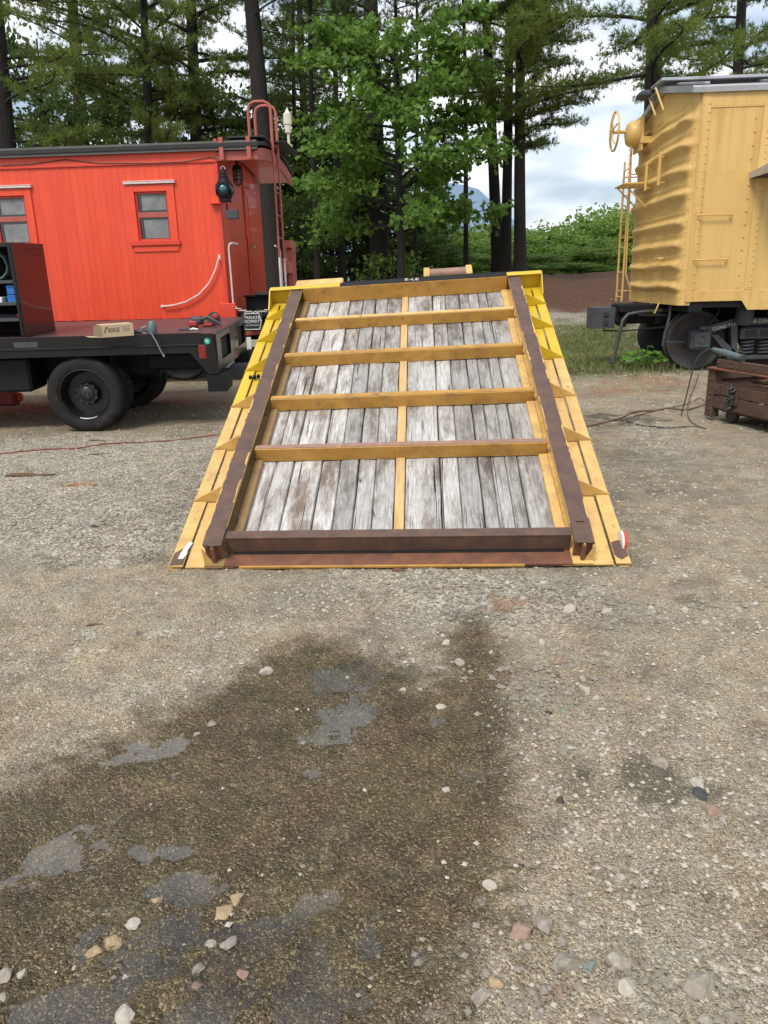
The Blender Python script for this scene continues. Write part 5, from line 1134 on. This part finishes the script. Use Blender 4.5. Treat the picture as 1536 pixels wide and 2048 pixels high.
cord('cable', 'dark cable looping from the boxcar weeds down onto the gravel', [(1398, 745), (1390, 770), (1380, 795), (1375, 820), (1378, 840), (1392, 852), (1408, 858)], .007, 'cord_brown')
def rockmesh(seed, sub=2, flat=.7):
    bm = bmesh.new(); bmesh.ops.create_icosphere(bm, subdivisions=sub, radius=1); rd = random.Random(seed)
    pl = [(Vector((rd.uniform(-1, 1), rd.uniform(-1, 1), rd.uniform(-.6, 1))).normalized(), rd.uniform(.45, .8)) for _ in range(10)]
    for v in bm.verts:
        for n_, d_ in pl:
            e = v.co.dot(n_)-d_
            if e > 0: v.co -= n_*e
        v.co *= 1+.16*mnoise.noise(v.co*1.8+Vector((seed*3.1, 0, 0)))+.10*mnoise.noise(v.co*5+Vector((seed*1.7, 2, 0)))+.05*mnoise.noise(v.co*12+Vector((seed*1.7, 2, 0)))
        v.co.z *= flat
    me = bpy.data.meshes.new('stone'); bm.to_mesh(me); bm.free(); me.polygons.foreach_set('use_smooth', [True]*len(me.polygons)); me.set_sharp_from_angle(angle=R(50)); return me
RM = {}
def rock(seed, m, flat):
    k = (seed % 9, m, flat)
    if k not in RM: me = rockmesh(seed % 9, 3, flat); me.materials.append(MATS[m]); RM[k] = me
    return RM[k]
CN = dict(w='stone_pale', g='stone_grey', p='stone_pink', o='stone_ochre', k='stone_dark', e='stone_green')
CW = dict(w='pale grey', g='grey', p='pinkish', o='ochre', k='black', e='greenish')
STN = [(271, 1267, 25, 'g', 'rounded grey stone alone on dry gravel left of the puddle'), (154, 1303, 15, 'w', 0), (14, 1353, 22, 'g', 0), (533, 1346, 28, 'w', 'white speckled stone at the upper edge of the puddle'),
       (727, 1297, 18, 'g', 'small grey stone beside the bright patch of the puddle'), (315, 1188, 16, 'w', 0), (350, 1181, 13, 'w', 0), (395, 1469, 16, 'w', 0), (425, 1447, 22, 'g', 0), (892, 1286, 24, 'w', 'white angular stone between two arms of the puddle'),
       (918, 1328, 28, 'g', 'flat grey stone on the right arm of the puddle'), (983, 1306, 14, 'w', 0), (941, 1342, 12, 'w', 0), (805, 1380, 14, 'w', 0), (840, 1380, 13, 'w', 0), (884, 1414, 24, 'w', 'pale stone standing in the middle of the puddle'),
       (1084, 1287, 24, 'w', 0), (1113, 1326, 22, 'p', 0), (1131, 1322, 14, 'p', 0), (1070, 1361, 16, 'g', 0), (1166, 1360, 18, 'w', 0), (1172, 1381, 28, 'w', 'large pale wedge stone right of the puddle'), (1075, 1400, 18, 'w', 0), (1135, 1386, 18, 'w', 0),
       (1194, 1396, 18, 'w', 0), (1099, 1426, 16, 'k', 'black lump of coal among pale stones'), (1126, 1426, 20, 'e', 'greenish stone beside the lump of coal'), (1138, 1220, 36, 'w', 0), (1160, 1224, 16, 'g', 0), (1218, 1225, 28, 'w', 0), (1230, 1243, 18, 'g', 0), (1303, 1216, 18, 'w', 0),
       (1368, 1222, 28, 'w', 0), (1413, 1246, 20, 'w', 0), (1435, 1261, 18, 'w', 0), (1520, 1256, 18, 'w', 0), (1477, 1221, 20, 'w', 0), (1508, 1210, 20, 'w', 0), (1213, 1309, 18, 'w', 0), (1234, 1311, 12, 'w', 0), (1318, 1525, 32, 'g', 'rough grey stone beside a dark stain on the gravel'),
       (1370, 1152, 14, 'w', 0), (1048, 1198, 20, 'w', 0), (983, 1215, 18, 'w', 0), (1013, 1167, 16, 'w', 0), (907, 1163, 24, 'w', 0), (880, 1174, 20, 'w', 0), (803, 1184, 18, 'w', 0), (823, 1184, 18, 'w', 0), (780, 1153, 14, 'w', 0), (795, 1153, 16, 'w', 0), (1088, 1167, 20, 'w', 0),
       (1170, 1150, 16, 'w', 0), (976, 1772, 35, 'w', 'white stone on the right shore of the puddle'), (1041, 1863, 46, 'p', 'orange pink granite stone near the puddle shore'), (1086, 1850, 48, 'g', 'speckled grey stone beside the orange pink granite'), (1138, 1930, 52, 'g', 'blocky grey stone on the gravel below the granite'),
       (1180, 1937, 28, 'e', 'greenish grey pebble beside the blocky grey stone'), (1238, 1928, 44, 'g', 0), (1254, 1974, 44, 'w', 0), (1393, 1974, 64, 'g', 'broad flat grey stone set into the gravel'), (989, 1970, 30, 'o', 'cream speckled rounded stone at the puddle edge'), (962, 1992, 46, 'g', 'grey stone half in the water beside the cream one'),
       (1118, 1984, 22, 'p', 0), (1055, 1896, 18, 'w', 0), (1124, 1883, 20, 'g', 0), (1393, 1570, 40, 'w', 'white stone with dark chips beside brown clods'), (1400, 1590, 30, 'k', 'flat dark clod under the white chipped stone'), (1424, 1620, 34, 'p', 'brownish clod of earth on the gravel'), (1411, 2038, 26, 'w', 0), (1082, 2026, 18, 'w', 0),
       (264, 1853, 34, 'w', 'white block stone in the puddle beside the ochre one'), (227, 1889, 38, 'o', 'ochre stone standing up out of the puddle'), (189, 1905, 30, 'o', 'flat yellowish stone touching the ochre stone'), (47, 1946, 20, 'w', 0), (5, 1995, 18, 'w', 0), (249, 2037, 44, 'w', 'pale stone block in the shallow water'),
       (10, 1955, 34, 'g', 0), (420, 1887, 32, 'g', 1), (459, 1897, 34, 'g', 1), (394, 1939, 36, 'g', 1), (390, 1969, 30, 'p', 1), (485, 1952, 28, 'p', 1), (312, 1798, 28, 'o', 1), (472, 1796, 34, 'o', 1), (446, 1825, 36, 'o', 1), (892, 1580, 24, 'w', 'small white stone in the brown water'),
       (1530, 1380, 16, 'w', 0), (1445, 1640, 22, 'w', 0), (1240, 1755, 20, 'w', 0), (1110, 1620, 22, 'g', 0), (1120, 1600, 18, 'k', 0), (1338, 813, 17, 'w', 'small white stone lying by the brown hose'), (190, 1053, 13, 'k', 'black lump on the gravel left of the ramp'), (155, 1091, 20, 'w', 0), (380, 975, 9, 'g', 0), (1205, 1190, 14, 'g', 0), (1490, 1300, 14, 'g', 0)]
for i, (px, py, wpx, c, lb_) in enumerate(STN):
    p = gp(px, py); sz = wpx*(p-CAM).length/F*.52; fl = .78
    if lb_ == 1: fl = .4
    o = bpy.data.objects.new('stone', rock(i*5+3, CN[c], fl)); COL.objects.link(o)
    sx, sy = sz*random.uniform(.95, 1.1), sz*random.uniform(.7, 1.0); o.scale = (sx, sy, sz*.85)
    o.location = p+Vector((0, 0, sz*.85*fl*(.14 if lb_ != 1 else .05))); o.rotation_euler = (random.uniform(-.15, .15), random.uniform(-.15, .15), random.random()*6.3)
    zone = ('near the foot of the ramp' if py < 1200 and px > 700 else 'left of the ramp foot' if px < 520 and py < 1260 else 'on dry gravel left of the puddle' if px < 520 and py < 1480 else 'in the shallow lower end of the puddle' if px < 520
            else 'on wet sand by the arms of the puddle' if px < 1000 and py < 1420 else 'in the scatter between ramp foot and puddle' if py < 1275 else 'in the stony streak right of the puddle' if px < 1250 and py < 1450 else 'on the open gravel far right of the puddle' if py < 1700 else 'on coarse gravel beside the lower puddle shore')
    if lb_ == 0: tag(o, '%s stone lying %s' % (CW[c], zone), 'stone', '%s stones %s' % (CW[c], zone))
    elif lb_ == 1: tag(o, '%s stone lying under the clear puddle water' % CW[c], 'stone', '%s stones on the puddle bottom' % CW[c])
    else: tag(o, lb_, 'stone')
# bark pieces, twigs
def litter(name, label, px, py, L_, ang, m, r=.012):
    p = gp(px, py, r*.4); pts = [Vector((L_*(t-.5)*math.cos(ang)+.02*L_*math.sin(t*9), L_*(t-.5)*math.sin(ang)+.04*L_*math.sin(t*5), .3*r*math.sin(t*7))) for t in [k/8 for k in range(9)]]
    b = MB().tube(pts, [r*f_ for f_ in (.3, .8, 1, .9, 1.1, .8, .9, .5, .2)], 6)
    for q in range(2): b.tube([v+Vector((.01, r*(1.2-2.2*q), 0)) for v in pts[1:6]], [r*.3, r*.6, r*.7, r*.5, r*.2], 5)
    o = b.build(name, m); o.location = p; tag(o, label, 'bark' if 'bark' in name else 'twig')
litter('bark_strip', 'long strip of reddish brown bark on the gravel left of the ramp', 62, 951, .45, .12, 'bark_litter', .020)
litter('twig', 'short orange brown twig on the pale gravel', 165, 970, .28, .1, 'orange_needles', .010)
litter('twig', 'thin dark twig near the red extension cord', 200, 908, .26, .35, 'bark_litter', .006)
litter('twig', 'dark stick behind the red extension cord', 195, 882, .2, -.1, 'bark_litter', .010)
litter('twig', 'fine brown twig right of the puddle', 1120, 1356, .14, -.7, 'bark_litter', .003)
litter('twig', 'dark cone-like scrap at the foot of the ramp', 800, 1143, .09, .1, 'bark_litter', .014)
litter('twig', 'black twig on the gravel right of the ramp', 1377, 964, .08, -.2, 'tool_dark', .006)
litter('twig', 'short dark stick left of the puddle', 190, 1250, .08, .3, 'bark_litter', .006)
rgp = gp(1256, 728); rg_ = rockmesh(4, 2, .9); rg_.materials.append(MATS['white_paint']); o = bpy.data.objects.new('crumpled_paper', rg_); COL.objects.link(o); o.location = rgp+Vector((0, 0, .03)); o.scale = (.06, .05, .055); tag(o, 'crumpled white paper in the weeds by the boxcar wheel', 'litter')
# loose grit: thousands of pebbles nobody could count, one mesh
def grit():
    base = np.array([(1, 0, 0), (-1, 0, 0), (0, 1, 0), (0, -1, 0), (0, 0, 1), (0, 0, -.4)], float)
    fac = np.array([(0, 2, 4), (2, 1, 4), (1, 3, 4), (3, 0, 4), (2, 0, 5), (1, 2, 5), (3, 1, 5), (0, 3, 5)])
    n = 60000; d = 1.15+rng.random(n)**1.5*11; px = -40+rng.random(n)*1620
    ang = (px-768)/F; X = d*(np.tan(ang)*1.08)-d*math.tan(YAW); Y = d
    cl = fbm(X*2.2+11, Y*2.2, 3)+.25*(X > .3)*(Y < 6); keep = rng.random(n) < np.clip(.35+1.5*cl, .06, 1)
    wd = wetness(X, Y); keep &= ~((wd > .0) & (rng.random(n) < .96)); X, Y = X[keep], Y[keep]
    for px, py, sx_, sy_, q in ((1330, 752, 1.0, .35, 700), (1250, 752, .7, .3, 300), (1180, 640, 3.0, 3.0, 1600), (300, 1040, 1.2, .8, 900), (640, 790, 4, 1.5, 300), (1090, 1500, .25, .5, 500), (1130, 1230, .5, .2, 250), (1130, 1370, .35, .3, 500), (1300, 1230, .9, .3, 700), (950, 1175, .6, .12, 300), (1200, 1950, .5, .25, 400), (200, 1060, 1.2, .5, 500)):
        c = atz(px, py); X = np.r_[X, rng.normal(c.x, sx_*.5, q)]; Y = np.r_[Y, rng.normal(min(c.y, 20), sy_*.5, q)]
    n = len(X); nc_ = 4550
    S = (.0020+.008*rng.random(n)**4)*(1+.16*np.minimum(Y, 14))*np.where(Y > 15, 2., 1)*np.where(np.arange(n) > n-2500, 1.7, 1); Zg = terr(X, Y)
    A = rng.random(n)*6.28; sq = .6+.4*rng.random((n, 3)); V = base[None]*(S[:, None, None])*sq[:, None, :]*(.8+.4*rng.random((n, 6, 1)))
    c, s = np.cos(A)[:, None], np.sin(A)[:, None]; V = np.stack([V[..., 0]*c-V[..., 1]*s, V[..., 0]*s+V[..., 1]*c, V[..., 2]*.75], -1)
    V += np.stack([X, Y, Zg+S*.15], 1)[:, None, :]; Fc = fac[None]+6*np.arange(n)[:, None, None]
    h = n//2
    for nm, sl, m_ in (('loose_grit', slice(0, h), 'grit_pale'), ('loose_grit', slice(h, n), 'grit_grey')):
        k = len(range(*sl.indices(n)))
        o = rawmesh(nm, V[sl].reshape(-1, 3), (fac[None]+6*np.arange(k)[:, None, None]).reshape(-1, 3), m_, kind='stuff')
        tag(o, '%s loose grit and pebbles strewn over the yard' % ('pale' if m_ == 'grit_pale' else 'grey'), 'grit')
grit()
def grass():
    n = 16000; out_v = []
    gxy = np.array([(p.x, p.y) for p in GC]); lo, hi = gxy.min(0)-.5, gxy.max(0)+.6
    X = lo[0]+(hi[0]-lo[0])*rng.random(n*4); Y = lo[1]+(hi[1]-lo[1])*rng.random(n*4)
    d = polydist(gxy[:, 0], gxy[:, 1], X, Y)+.9*fbm(X*1.5, Y*1.5, 3); k = rng.random(len(X)) < ss(-.3, .6, d); X, Y = X[k][:n], Y[k][:n]
    ex = []  # tufts by the wheel and along the rail
    for px, py, q, r_ in ((1370, 728, 120, .25), (1400, 735, 160, .3), (1440, 720, 120, .3), (1300, 735, 200, .35), (1330, 742, 120, .3), (1480, 715, 150, .4), (1090, 690, 300, .8), (1110, 740, 260, .5)):
        p = gp(px, py); ex.append(np.stack([p.x+rng.normal(0, r_*.5, q), p.y+rng.normal(0, r_*.5, q)], 1))
    ex = np.concatenate(ex); X = np.concatenate([X, ex[:, 0]]); Y = np.concatenate([Y, ex[:, 1]]); n = len(X); tall = np.r_[np.zeros(n-len(ex)), np.ones(len(ex))]
    Z = terr(X, Y); H = (.04+.13*rng.random(n)**1.6)*(1+1.1*tall*rng.random(n)); A = rng.random(n)*6.28; w_ = .004+.004*rng.random(n); ln = H*(.3+.7*rng.random(n))
    dx, dy = np.cos(A), np.sin(A); px_, py_ = -dy, dx
    V = np.zeros((n, 5, 3))
    for i, (t, ww, cc) in enumerate(((0, 1, 0), (0, -1, 0), (.55, .8, .3), (.55, -.8, .3), (1, 0, 1))):
        V[:, i, 0] = X+px_*w_*ww+dx*ln*cc; V[:, i, 1] = Y+py_*w_*ww+dy*ln*cc; V[:, i, 2] = Z-.005+H*(t-.25*cc*cc)
    fc = np.array([(0, 1, 3), (0, 3, 2), (2, 3, 4)]); o = rawmesh('grass', V.reshape(-1, 3), (fc[None]+5*np.arange(n)[:, None, None]).reshape(-1, 3), 'grass_blade', kind='stuff')
    tag(o, 'thin yellow green grass and weeds beside the boxcar', 'grass')
grass()
# ------------------------------------------------------------------ trees and shrubs
def unit(a): return a/np.maximum(np.linalg.norm(a, axis=-1, keepdims=True), 1e-9)
def ngon_leaves(P_, D_, Nn, size, tmpl):
    """flat leaves: position, axis, normal, size; template outline (k,2)"""
    S_ = unit(np.cross(Nn, D_)); k = len(tmpl); n = len(P_)
    V = P_[:, None]+(D_[:, None]*tmpl[None, :, 1:2]+S_[:, None]*tmpl[None, :, 0:1])*size[:, None, None]
    V += np.cross(D_, S_)[:, None]*(np.abs(tmpl[None, :, 0:1])*-.35*size[:, None, None])
    return V.reshape(-1, 3), np.arange(n*k).reshape(n, k)
OAK = np.array([(0, 0), (.30, .22), (.15, .40), (.40, .64), (0, 1.0), (-.40, .64), (-.15, .40), (-.30, .22)])
LEAF = np.array([(0, 0), (.26, .30), (.24, .62), (0, 1.0), (-.24, .62), (-.26, .30)])
def trunk_mb(h, r, lean, seed, taper=.75, n=9, top=None):
    rd = random.Random(seed); m = MB(); N_ = 18; path = []; rs = []
    for i in range(N_+1):
        t = i/N_; z = h*t; path.append(Vector((lean[0]*z+.12*math.sin(t*4+seed)*t, lean[1]*z+.12*math.cos(t*3+seed)*t, z-.25*(i == 0))))
        rs.append(r*(1-taper*t)*(1+.55*math.exp(-t*h/.35)*(h > 6)))
    m.tube(path, rs, n); return m, path
def pine_mesh(seed, H, h0, spread, dens, lowgap=1.0, r=.34, dark=False):
    rd = random.Random(seed); g = np.random.default_rng(seed)
    tm, path = trunk_mb(H, r, (0, 0), seed, .62)
    br = MB(); TP = []; TD = []; h = h0
    while h < H-.4:
        t = (h-h0)/(H-h0); Lb = spread*(1-.85*t**2.4)*rd.uniform(.65, 1.1); az = rd.random()*6.283; nb_ = rd.choice((1, 2, 2, 3))
        for q in range(nb_):
            a = az+q*2.2+rd.uniform(-.4, .4); L_ = Lb*rd.uniform(.7, 1.1); el = rd.uniform(-.05, .30)+.35*t; dr = rd.uniform(.02, .12)
            pts = []; rs = []
            for i in range(9):
                s = i/8; rr = L_*s; pts.append(np.array([math.cos(a+.12*math.sin(s*5+a))*rr, math.sin(a+.12*math.sin(s*5+a))*rr, h+math.tan(el)*rr*(1-.5*s)-dr*rr*rr*.35+.10*L_*s**3])); rs.append(.05*(L_/4)*(1-.85*s)+.008)
            br.tube([Vector(p) for p in pts], rs, 5, False)
            ds = np.diff(np.array(pts), axis=0)
            ntw = int(L_*8.5*dens)
            for k in range(ntw):
                s = .16+.84*(k+rd.random())/ntw; i = min(int(s*8), 7); b = np.array(pts[i])+ds[i]*(s*8-i); dv = ds[i]/np.linalg.norm(ds[i]); sd = np.cross(dv, (0, 0, 1)); sd /= np.linalg.norm(sd)+1e-9
                sg = 1 if k % 2 else -1; tl_ = (.42+.62*(1-s)*L_/4)*rd.uniform(.6, 1.3); td = dv*rd.uniform(.45, .9)+sd*sg*rd.uniform(.5, 1)+np.array((0, 0, rd.uniform(-.25, .5))); td /= np.linalg.norm(td)
                if s > .95: td = dv
                nt_ = max(3, int(tl_/.085)); u_ = np.linspace(.2, 1, nt_)[:, None]
                TP.append(b+td*tl_*u_+g.normal(0, .055, (nt_, 3))); TD.append(np.repeat(td[None], nt_, 0))
                if rd.random() < .35: br.tube([Vector(b), Vector(b+td*tl_)], [.010, .004], 3, False)
        h += rd.uniform(.28, .60)*lowgap
    TP = np.concatenate(TP); TD = np.concatenate(TD); n = len(TP); k = 9
    R_ = unit(g.normal(size=(n, k, 3))); D_ = unit(TD[:, None]*.75+R_*.85+np.array((0, 0, .25))); Ln = (.13+.09*g.random((n, k, 1))); Sd = unit(np.cross(D_, g.normal(size=(n, k, 3))))*.0125
    b0 = TP[:, None]+R_*.012; V = np.stack([b0-Sd, b0+Sd, b0+D_*Ln], 2).reshape(-1, 3); Fc = np.arange(n*k*3).reshape(-1, 3)
    return tm, br, V, Fc
def mesh_of(mb, name, m):
    o = mb.build(name, m, fix=False); me = o.data; bpy.data.objects.remove(o); return me
PINES = {}
def pine(kind, base, topx, label, group=None, scale=1., rot=0., name='pine_tree'):
    """base point on the ground, topx: X of the trunk 10 m up (lean)"""
    tm, cm, bm_ = PINES[kind]
    z = tz(base[0], base[1])-.1; r = thing(name, label, 'tree', (base[0], base[1], z), group)
    r.rotation_euler = (0, math.atan2(topx-base[0], 10.), rot) if False else (0, math.atan2(topx-base[0], 10.), 0)
    r.scale = (scale, scale, 1)
    for me, nm in ((tm, 'trunk'), (bm_, 'limbs'), (cm, 'crown')):
        o = bpy.data.objects.new(nm, me); COL.objects.link(o); o.parent = r; o.rotation_euler = (0, 0, rot)
        if nm == 'crown': o['kind'] = 'stuff'
    return r
for kd_, (sd_, H_, h0_, sp_, dn_, gap_, rr_) in dict(full=(11, 15.5, 4.4, 4.6, .92, 1.05, .36), full2=(12, 15, 4.8, 4.8, .92, 1.05, .33), high=(13, 15, 8.4, 3.4, .65, 1.25, .36), sparse=(14, 14.5, 4.4, 4.4, 1.1, .9, .28), bough=(15, 14, 4.9, 5.5, 1.05, .95, .33), thin=(16, 13, 6.5, 2.0, .8, 1.2, .13)).items():
    tm, br, V, Fc = pine_mesh(sd_, H_, h0_, sp_, dn_, gap_, rr_)
    o = rawmesh('crown', V, Fc, 'needles_dark' if kd_ in ('thin', 'high') else 'needles', k=3); cme = o.data; bpy.data.objects.remove(o)
    PINES[kd_] = (mesh_of(tm, 'trunk', 'bark'), cme, mesh_of(br, 'limbs', 'bark'))
def place(kind, pt, pb, Y, label, scale=1., rot=0., **k):
    """trunk passes pixel pt (high) and pb (low) at distance Y"""
    a, b = aty(*pt, Y), aty(*pb, Y); sl = (a.x-b.x)/(a.z-b.z); z0 = tz(b.x, Y); bx_ = b.x+sl*(z0-b.z)
    return pine(kind, (bx_, Y), bx_+sl*10, label, scale=scale, rot=rot, **k)
place('full', (0, 160), (14, 300), 25.5, 'tall dark pine at the far end of the caboose roof', 1., .4)
place('full2', (383, 0), (396, 290), 31., 'pine with bushy lower boughs behind the caboose roof', .95, 2.0)
place('high', (500, 0), (545, 480), 27.5, 'thick trunked pine behind the caboose porch ladder', 1.05, 1.1)
place('high', (745, 30), (760, 540), 27.8, 'thick dark pine trunk rising behind the oak', 1.0, 3.9)
place('high', (972, 0), (994, 500), 29.0, 'first of three close pine trunks right of the oak', .62, 5.0)
place('sparse', (1018, 0), (1012, 500), 28.4, 'middle of three close pine trunks right of the oak', .72, .8)
place('sparse', (1040, 0), (1041, 530), 27.6, 'pine of the close trio standing nearest the boxcar', .80, 2.9)
place('bough', (1312, 0), (1306, 180), 24.5, 'pine with long boughs behind the boxcar roof', .95, .35)
place('full', (150, 0), (165, 280), 35., 'distant pine behind the caboose windows', 1.05, 3.2)
place('full2', (600, 0), (616, 450), 37., 'distant pine between the porch ladder and the oak', .75, 4.2)
place('full2', (285, 0), (297, 280), 28.5, 'slim pine with low green boughs behind the caboose wall', .62, 5.1)
place('bough', (1480, 0), (1470, 180), 33., 'far pine behind the boxcar running board', .9, 2.2)
for px0, px1, Y, sc_, lb_ in ((928, 932, 30., .8, 'slender dark trunk left of the pine trio'), (795, 801, 29.5, .75, 'slender trunk just right of the thick pine'), (835, 829, 32, .7, 'slender leaning trunk under the oak'), (672, 684, 31, 1.1, 'slender trunk left of the thick pine'), (700, 711, 33, 1., 'slender pale trunk left of the thick pine'), (622, 634, 29, .9, 'slender trunk right of the porch brake stand'), (585, 600, 34, 1., 'far slender trunk beside the porch ladder')):
    place('thin', (px0, 100), (px1, 520), Y, lb_, sc_, px0*.01)
# young oak
def broadleaf(seed, H, spread, h0, nl, leafn, size, tmpl, droop=.2, jit=.16):
    rd = random.Random(seed); g = np.random.default_rng(seed); tm, path = trunk_mb(H, .16, (0, 0), seed, .85, 8); br = MB(); C_ = []; Dd = []
    for k in range(nl):
        t = (k+.5)/nl; h = h0+(H*.95-h0)*t; a = k*2.4+rd.uniform(-.5, .5); L_ = spread*(1-.55*abs(t-.4)**1.2*1.3)*rd.uniform(.6, 1.1); el = rd.uniform(.1, .55)
        pts = [np.array([math.cos(a+.25*math.sin(3*s+k))*L_*s, math.sin(a+.25*math.sin(3*s+k))*L_*s, h+math.sin(el)*L_*s-droop*L_*s*s*.8]) for s in [i/6 for i in range(7)]]
        br.tube([Vector(p) for p in pts], [.045*(1-.85*i/6)+.006 for i in range(7)], 5, False)
        for q in range(11):
            s = rd.uniform(.28, 1.); i = min(int(s*6), 5); b = pts[i]+(pts[i+1]-pts[i])*(s*6-i); d = np.array([math.cos(a)+rd.uniform(-1.1, 1.1), math.sin(a)+rd.uniform(-1.1, 1.1), rd.uniform(-.35, .55)]); d /= np.linalg.norm(d); e = b+d*rd.uniform(.35, 1.0)
            br.tube([Vector(b), Vector(e)], [.012, .004], 3, False); C_.append(e); Dd.append(d); C_.append((b+e)/2); Dd.append(d)
    C_ = np.array(C_); Dd = np.array(Dd); idx = g.integers(0, len(C_), leafn); n = leafn
    P_ = C_[idx]+g.normal(0, jit, (n, 3))*np.array((1, 1, .62 if jit < .2 else 1.)); D_ = unit(Dd[idx]*.7+unit(g.normal(size=(n, 3)))*.9+np.array((0, 0, -.35))); Nn = unit(g.normal(size=(n, 3))*.9+np.array((0, -.25, .55)))
    V, Fc = ngon_leaves(P_, D_, Nn, size*(.7+.6*g.random(n)), tmpl); return tm, br, V, Fc
def tree_of(name, label, parts, base, scale=1., rot=0., group=None, sz=1.):
    tm, bm_, cm = parts; r = thing(name, label, 'tree' if 'shrub' not in name and 'bush' not in name else 'shrub', (base[0], base[1], tz(base[0], base[1])-.1), group); r.scale = (scale, scale, scale*sz)
    for me, nm in ((tm, 'trunk'), (bm_, 'limbs'), (cm, 'crown')):
        o = bpy.data.objects.new(nm, me); COL.objects.link(o); o.parent = r; o.rotation_euler = (0, 0, rot)
        if nm == 'crown': o['kind'] = 'stuff'
    return r
def bl_parts(seed, H, spread, h0, nl, leafn, size, tmpl, m, bark='bark', droop=.2, jit=.16):
    tm, br, V, Fc = broadleaf(seed, H, spread, h0, nl, leafn, size, tmpl, droop, jit); o = rawmesh('crown', V, Fc, m); cme = o.data; bpy.data.objects.remove(o)
    return mesh_of(tm, 'trunk', bark), mesh_of(br, 'limbs', bark), cme
oakp = bl_parts(21, 8.3, 3.7, 2.2, 36, 11000, .20, OAK, 'oak_leaf')
b = aty(802, 520, 25.6); tree_of('oak_tree', 'young oak with broad bright green lobed leaves in front of the pines', oakp, (b.x, 25.6), 1., .3)
shade = bl_parts(22, 6.0, 2.4, .4, 26, 7000, .15, LEAF, 'shade_leaf')
bushA = bl_parts(23, 4.6, 2.6, .1, 30, 8000, .20, LEAF, 'bush_leaf', jit=.21); bushB = bl_parts(24, 5.4, 2.4, .1, 32, 8000, .19, LEAF, 'bush_leaf', jit=.21)
for i, (px, Y, sc_, sz) in enumerate(((570, 33, 1., 1.), (625, 35, 1.1, 1.), (680, 34, 1.0, .9), (735, 36, 1., 1.), (800, 34, .95, .8), (850, 36, .9, .7), (600, 30, .55, 1.), (660, 40, 1.3, 1.1), (770, 41, 1.2, 1.), (520, 37, 1.2, 1.2))):
    b = aty(px, 500, Y); tree_of('understorey_tree', 'shady leafy sapling growing among the pine trunks behind the ramp', shade, (b.x, Y), sc_, i*1.3, 'saplings among the pine trunks', sz)
for i, (px, Y, sc_, sz, p_) in enumerate(((110, 31, 1.2, 1.25, 0), (260, 33, 1.2, 1.2, 0), (440, 32, 1.1, 1.1, 0))):
    b = aty(px, 400, Y); tree_of('understorey_tree', 'shady leafy sapling showing over the caboose roof', shade, (b.x, Y), sc_, i*1.9, 'saplings behind the caboose', sz)
for i, (px, pytop, Y, sc_) in enumerate(((890, 452, 42, 1.2), (940, 440, 44, 1.2), (985, 470, 40, 1.), (1060, 445, 43, 1.1), (1095, 455, 41, 1.), (1140, 440, 45, 1.2), (1165, 470, 39, .9), (1195, 425, 44, 1.2), (1225, 410, 46, 1.3), (1262, 400, 47, 1.3), (1120, 500, 37, .8), (1210, 490, 37, .85), (1010, 505, 37, .8), (905, 500, 37, .9), (960, 505, 36, .8), (1300, 420, 44, 1.2), (1360, 420, 46, 1.2), (1160, 520, 35, .6), (1085, 520, 35, .55), (850, 480, 45, 1.2), (790, 470, 47, 1.3))):
    b = aty(px, pytop, Y); z0 = tz(b.x, Y); hgt = b.z-z0; pp, hh = ((bushA, 5.0), (bushB, 5.8))[i % 2]
    zn = 'beyond the bank left of the pine trio' if px < 1000 else 'on the slope between the pine trio and the boxcar' if px < 1240 else 'standing behind the boxcar end'
    tree_of('leafy_bush', ('low ' if sc_ < .95 else 'tall ')+'light green leafy bush '+zn, pp, (b.x, Y), sc_, i*1.1, ('low' if sc_ < .95 else 'tall')+' bushes '+zn, hgt/(hh*sc_))
b = aty(775, 545, 27.0); tree_of('shrub', 'small bright sapling at the foot of the thick pine trunk', bl_parts(25, 1.1, .55, .1, 10, 500, .14, OAK, 'bush_leaf'), (b.x+.2, 26.9), 1.)
# broad leaved weed by the boxcar wheel
wp_ = gp(1288, 738); wd_ = thing('broadleaf_weed', 'bright green broad leaved weed in front of the boxcar wheel', 'plant', wp_)
wg_ = np.random.default_rng(5)
for k in range(26):
    a = k*2.4; rr = .06+.20*wg_.random(); P_ = np.array([[wp_.x+rr*math.cos(a), wp_.y+rr*math.sin(a), wp_.z+.10+.26*(1-rr/.3)+.08*wg_.random()]])
    D_ = unit(np.array([[math.cos(a), math.sin(a), -.15]])); V, Fc = ngon_leaves(P_, D_, unit(np.array([[.2*math.cos(a), .2*math.sin(a)-.3, 1.]])), np.array([.13+.05*wg_.random()]), OAK*np.array((1.25, 1)))
    o = rawmesh('leaf', V-np.array(wp_), Fc, 'bright_leaf', wd_)
    MB().tube([wp_, Vector(P_[0])], .004, 4).build('stem', 'bright_leaf', wd_)
# far ridge, the haze before it painted into its blue
mt = MB(); n_ = 90; cx = aty(900, 400, 9000).x; hs_ = [470+560*math.exp(-((i-45)/4.2)**2)+60*math.sin(i*.31)+25*math.sin(i*1.1)+12*math.sin(i*2.7) for i in range(n_+1)]
mt.add([(cx+170*(i-45), 8700+200*math.sin(i), -60) for i in range(n_+1)]+[(cx+170*(i-45), 9400, hs_[i]) for i in range(n_+1)]+[(cx+170*(i-45), 11500, -60) for i in range(n_+1)], [(j*(n_+1)+i, j*(n_+1)+i+1, (j+1)*(n_+1)+i+1, (j+1)*(n_+1)+i) for j in (0, 1) for i in range(n_)], True)
tag(mt.build('mountain', 'mountain_blue', fix=False, kind='structure'), 'distant blue mountain ridge seen between the pines', 'mountain')
